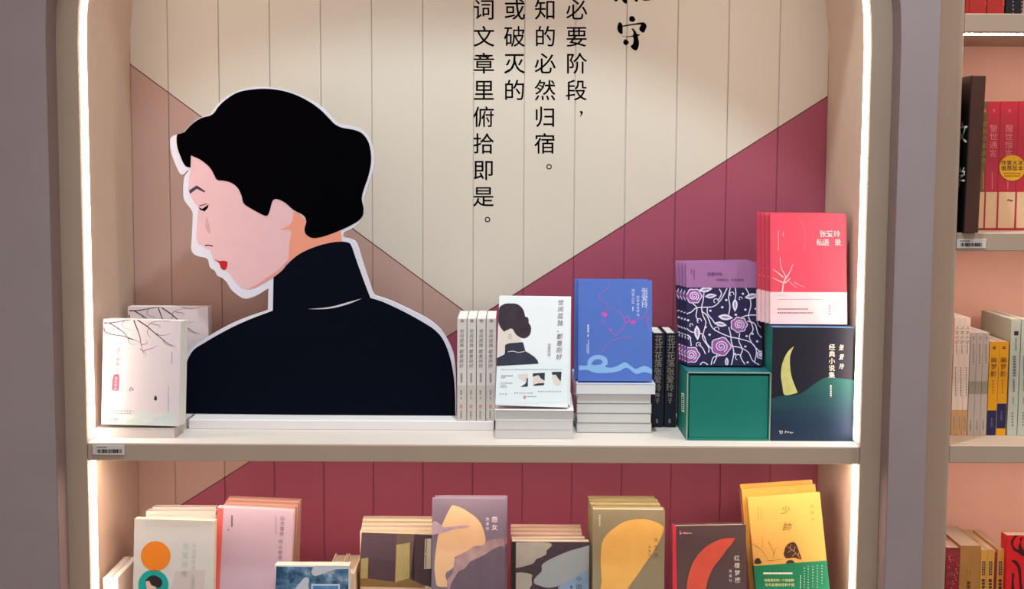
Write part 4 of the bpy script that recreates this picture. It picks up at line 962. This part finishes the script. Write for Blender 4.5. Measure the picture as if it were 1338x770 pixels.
M_wraped_red = mat('wrapped_crimson', 'B31530', .4, coat=.5, bump=.3, bscale=40, coat_bump=True, var=.05)
M_oliveS = mat('olive_gold_spine', '6E5A26', .4, var=.05)
M_peachband = mat('peach_band', 'D9B48E', .5, var=.03)
g = 'crimson spine-out books in the right bookcase'
def rz_book(label, grp, xl, xr, yt, z0, cov, pages=P_cream, Y=.1, depth=.14, hard=False, name='book'):
    return spined(name, label, 'book', grp, xl, xr, yt, Y, z0, depth, cov, pages, None, hard)
M_pinkpr = mat('spine_pink_print', 'E6808A', .5, var=0)
for i, (a, b2, cov, lab, tx) in enumerate(((1282.4, 1290.6, M_oliveS, 'olive spine-out book beside the dark divider board', '初刻拍案惊奇'), (1290.9, 1307.4, M_wraped_red, 'first crimson spine-out book, right of the olive one', '警世通言'), (1307.8, 1331.2, M_wraped_red, 'crimson spine-out book carrying the round yellow sticker', '醒世恒言'), (1331.6, 1352, M_wraped_red, 'crimson spine-out book cut off by right edge of the photo', None))):
    b, f = rz_book(lab, g if i else None, a, b2, 132.5, RZ[1] + .0003, cov)
    f.art('belly_band', [(a - 2.5, 251), (b2 - 3.2, 251), (b2 - 4.6, 298), (a - 4.0, 298)], M_peachband, 1)
    if tx:
        x = (a + b2) / 2 - (0.8 if i else 0)
        f.text('title', tx, x, 168 if i else 162, 9.2 if i else 6.5, M_pinkpr if i else mat('gold_print', 'A08A4A', .5, var=0), True, 10.8 if i else 9.6, 2, step=(-.3, 0))
        f.micro('small_print', [(143, 147, x + .5, 2.5, 1.4, .8, 1), (225, 247, x - 2, 1.2, 1.4, .8, 1)], M_pinkpr, 2)
    if i == 2:
        f.clip = None                      # the sticker laps over the wrap onto the next spine
        f.art('sticker', [c(1322.5, 219.5, 16.8)], mat('sticker_yellow', 'E2A81C', .45, var=.02), 3)
        f.text('sticker_text', '作家大冰', 1311.5, 213, 6.2, M_ink, False, 7.2, 4, weight=.006)
        f.text('sticker_text', '推荐版本', 1311.5, 220, 6.2, M_ink, False, 7.2, 4, weight=.006)
        f.micro('small_print', [(1311, 1334, 226.5, 1.6, 2, .6), (1312, 1333, 230, 1.6, 2, .6)], mat('sticker_brown', '9A6A18', .5, var=0), 4)
        f.art('brush_mark', ribbon([(1316, 262.5), (1318.5, 261), (1321, 263), (1323, 261.5)], 1.4), M_ink, 2)
# top row
g = 'red spine-out books on the top right shelf'
M_redS = mat('brick_red_spine', 'A82018', .45, var=.08, coat=.4, bump=.3, bscale=50, coat_bump=True)
for i, (a, b2) in enumerate(((1266, 1270.5), (1271, 1293.3), (1294.5, 1317))):
    b, f = rz_book(['thin red spine-out book at left end of the top right shelf', 'red spine-out book on top right shelf, second from the post', 'red spine-out book on top right shelf, next to the black ones'][i], g, a, b2, -120, RZ[0] + .0003, M_redS)
    if i: f.micro('small_print', [(-60, 8, (a + b2)/2 + 6, 1.5, 3, 2, 1)], mat('red_gold', 'C8703A', .5, var=0), 1)
for i, (a, b2) in enumerate(((1318.5, 1329), (1329.4, 1341))):
    b, f = rz_book(['black spine-out book next to the red ones on top right shelf', 'black spine-out book at right edge of the top right shelf'][i], 'black spine-out books on the top right shelf', a, b2, -110, RZ[0] + .0003, mat('black_spine', '17131A', .45, var=.03))
    f.micro('small_print', [(-50, 20, (a + b2)/2, 1.6, 2.2, 3, 1)], M_greyink, 1)
# third row
g = 'slim white spine-out books in the right bookcase'
M_wS = mat('warm_white_spine', 'DCCDC0', .5, var=.02)
M_bS = mat('tan_band', 'C49A68', .5, var=.04)
for i in range(3):
    a, b2 = 1247.7 + i * 7.0, 1254.4 + i * 7.0
    b, f = rz_book(['slim white spine-out book beside the right bookcase post', 'middle one of the three slim white tan-banded books', 'slim white tan-banded book touching the grey books'][i], g, a, b2, 415.5, RZ[2] + .0003, M_wS, P_white, .092)
    x = (a + b2) / 2
    f.art('belly_band', [(a - 4.3, 535.8), (b2 - 4.5, 535.8), (b2 - 5.6, 571), (a - 5.4, 571)], M_bS, 1)
    f.text('title', '人生小记', x - .4, 428.5, 4.4, M_ink, True, 6.2, 1, step=(-.2, 0), slant=.2)
    f.micro('small_print', [(451, 462, x - 1.2, 1.4, 1.8, .8, 1), (480, 518, x - 2.5, 1.5, 2.2, 1.2, 1), (545, 562, x - 4.6, 1.6, 2, 1, 1)], M_greyink, 2)
g = 'grey spine-out books in the right bookcase'
M_gS = mat('warm_grey_spine', 'B5A99E', .5, var=.02)
for i in range(3):
    a, b2 = 1268.6 + i * 8.3, 1276.5 + i * 8.3
    b, f = rz_book(['grey spine-out book touching the slim white ones', 'middle one of the three grey spine-out books', 'grey spine-out book touching the yellow ones'][i], g, a, b2, 435, RZ[2] + .0003, M_gS, P_white, .092)
    x = (a + b2) / 2
    f.art('belly_band', [(a - 2.3, 498.5), (b2 - 2.4, 498.5), (b2 - 3.0, 515), (a - 2.9, 515)], mat('sage_grey_band', '8E8A74', .5, var=.03), 1)
    f.micro('small_print', [(440, 444, x, 2.6, 1.6, .5, 1), (450, 476, x - .8, 1.8, 2.4, 1, 1), (550, 562, x - 4.4, 1.8, 2, .8, 1)], M_greyink, 2)
g = 'yellow spine-out books in the right bookcase'
M_yS = mat('yellow_spine', 'D99A14', .5, var=.02); M_nS = mat('navy_band', '20224E', .5, var=.02)
for i in range(2):
    a, b2 = 1293.6 + i * 12.6, 1305.8 + i * 12.6
    b, f = rz_book(['yellow spine-out book with navy foot, touching the grey books', 'yellow spine-out book with navy band above a yellow foot'][i], g, a, b2, 446.5, RZ[2] + .0003, M_yS, P_white, .092)
    x = (a + b2) / 2
    y0, y1 = ((536.5, 571.5), (527.5, 560))[i]
    k = lambda y: (y - 446.5) * .042
    f.art('navy_band', [(a - k(y0), y0), (b2 - k(y0), y0), (b2 - k(y1), y1), (a - k(y1), y1)], M_nS, 1)
    f.text('title', '幽梦影', x - 1.0, 470.5, 7.2, mat('umber_ink', '4A2C16', .5, var=0), True, 9.2, 1, step=(-.35, 0), slant=.1)
    f.micro('small_print', [(453, 456.5, x - .4, 4, 1.4, .4, 1), (497, 514, x - 2.4, 1.3, 1.6, 2.4, 1)], MATS['umber_ink'], 1)
    f.micro('band_print', [(y0 + 10, y0 + 22, x - 4, 2.2, 1.2, .7, 1)], mat('navy_pale', '5A5C86', .5, var=0), 2)
g = 'tall pale green spine-out books'
M_pg = mat('pale_green_spine', 'B4BCB0', .5, var=.02)
for i in range(2):
    a, b2 = 1321.6 + i * 13.6, 1334.2 + i * 13.6
    b, f = rz_book(['tall pale green spine-out book touching the yellow ones', 'tall pale green spine-out book at right edge of photo'][i], g, a, b2, 417.5, RZ[2] + .0003, M_pg, P_white, .092, .16)
    x = (a + b2) / 2
    f.art('seal', [(x - 2.8, 433), (x + 3, 433), (x + 2.8, 438.5), (x - 3, 438.5)], M_ink, 1)
    f.micro('small_print', [(442, 458, x - .5, 2, 2.2, .8, 1), (465, 492, x - 2.5, 4, 2.8, .8, 1), (496, 512, x - 3.2, 2.4, 2.2, .8, 1), (519, 528, x - 4, 1.8, 1.6, 1.4, 1), (539, 557, x - 5, 2, 2, 2, 1)], mat('slate_ink', '6E7470', .5, var=0), 2)
# bottom row
b, f = rz_book('glossy wrapped crimson spine-out book at foot of the right bookcase post', None, 1237, 1254.6, 716, RZ[3] + .0003, mat('wrapped_wine', '8E1420', .35, coat=1, bump=1, bscale=60, coat_bump=True, var=.1), Y=.08)
f.art('dot_print', [c(1240 + (k * 37 % 13), 728 + (k * 53 % 45), .7, 6) for k in range(16)], mat('pale_pink_dot', 'E0A0A0', .5, var=0), 1)
b, f = rz_book('thick tan spine-out book at foot of the right bookcase', None, 1255, 1282, 713.5, RZ[3] + .0003, mat('tan_board', 'AE7F42', .5, var=.08, vscale=20), Y=.08)
f.micro('small_print', [(746, 753, 1263.5, 1.2, 1.4, 2.4, 1), (746, 753, 1267.5, 1.2, 1.4, 2.4, 1)], M_sepia, 1)
f.art('title', [(1263.6, 760), (1267.8, 760), (1267.6, 764), (1263.4, 764)], M_sepia, 1)
f.art('title', [(1263.4, 765), (1267.6, 765), (1267.5, 769), (1263.2, 769)], M_sepia, 1)
g = 'yellow boxed-title spine-out books'
M_y2 = mat('amber_spine', 'D9A24A', .5, var=.03)
for i, (a, b2) in enumerate(((1282.4, 1290.2), (1290.7, 1300), (1303.8, 1312.5))):
    b, f = rz_book(['amber spine-out book touching the thick tan one', 'middle amber spine-out book with dark title box', 'amber spine-out book next to the red patterned one'][i], g, a, b2, 718.5, RZ[3] + .0003, M_y2, Y=.08)
    x = (a + b2) / 2 - 1
    f.art('title_box', [(x - 1.9, 734), (x + 2.1, 734), (x + 1.8, 752), (x - 2.2, 752)], mat('title_box_brown', '4A3030', .5, var=0), 1)
    f.micro('title', [(735.5, 750.5, x, 2, 2.6, .9, 1)], mat('title_box_pale', 'B89A70', .5, var=0), 2)
    f.micro('title', [(757, 772, x - .5, 4, 4, 1, 1)], MATS['title_box_brown'], 1)
b, f = rz_book('red spine-out sliver between the amber books at foot of right bookcase', None, 1300.4, 1303.4, 722, RZ[3] + .0003, MATS['wrapped_wine'], Y=.08)
b, f = standing('book', 'bright red book with dark brush pattern, cut off by right edge of photo', 'book', None, (1315.8, 698), (1402, 702), .062, RZ[3] + .0003, 3, .03, mat('bright_red_cover', 'D01A20', .45, var=.04), P_cream)
M_wineink = mat('wine_ink', '3A0A10', .5, var=0)
ZR = lambda pts: crop(pts, 7.703, 1220, 670)
f.art('brush_print', [catmull(ZR(p), True, 4) for p in ([(780,320),(775,290),(800,250),(830,222),(855,225),(815,265),(800,310),(810,345),(850,372),(855,330),(870,300),(868,260),(900,245),(880,290),(880,330),(905,380),(930,420),(900,440),(850,405),(800,375)], [(780,485),(820,480),(860,520),(880,590),(885,700),(900,790),(870,790),(860,690),(850,590),(830,530)], [(790,610),(812,625),(805,680),(812,790),(780,790),(785,700)])], M_wineink, 1)
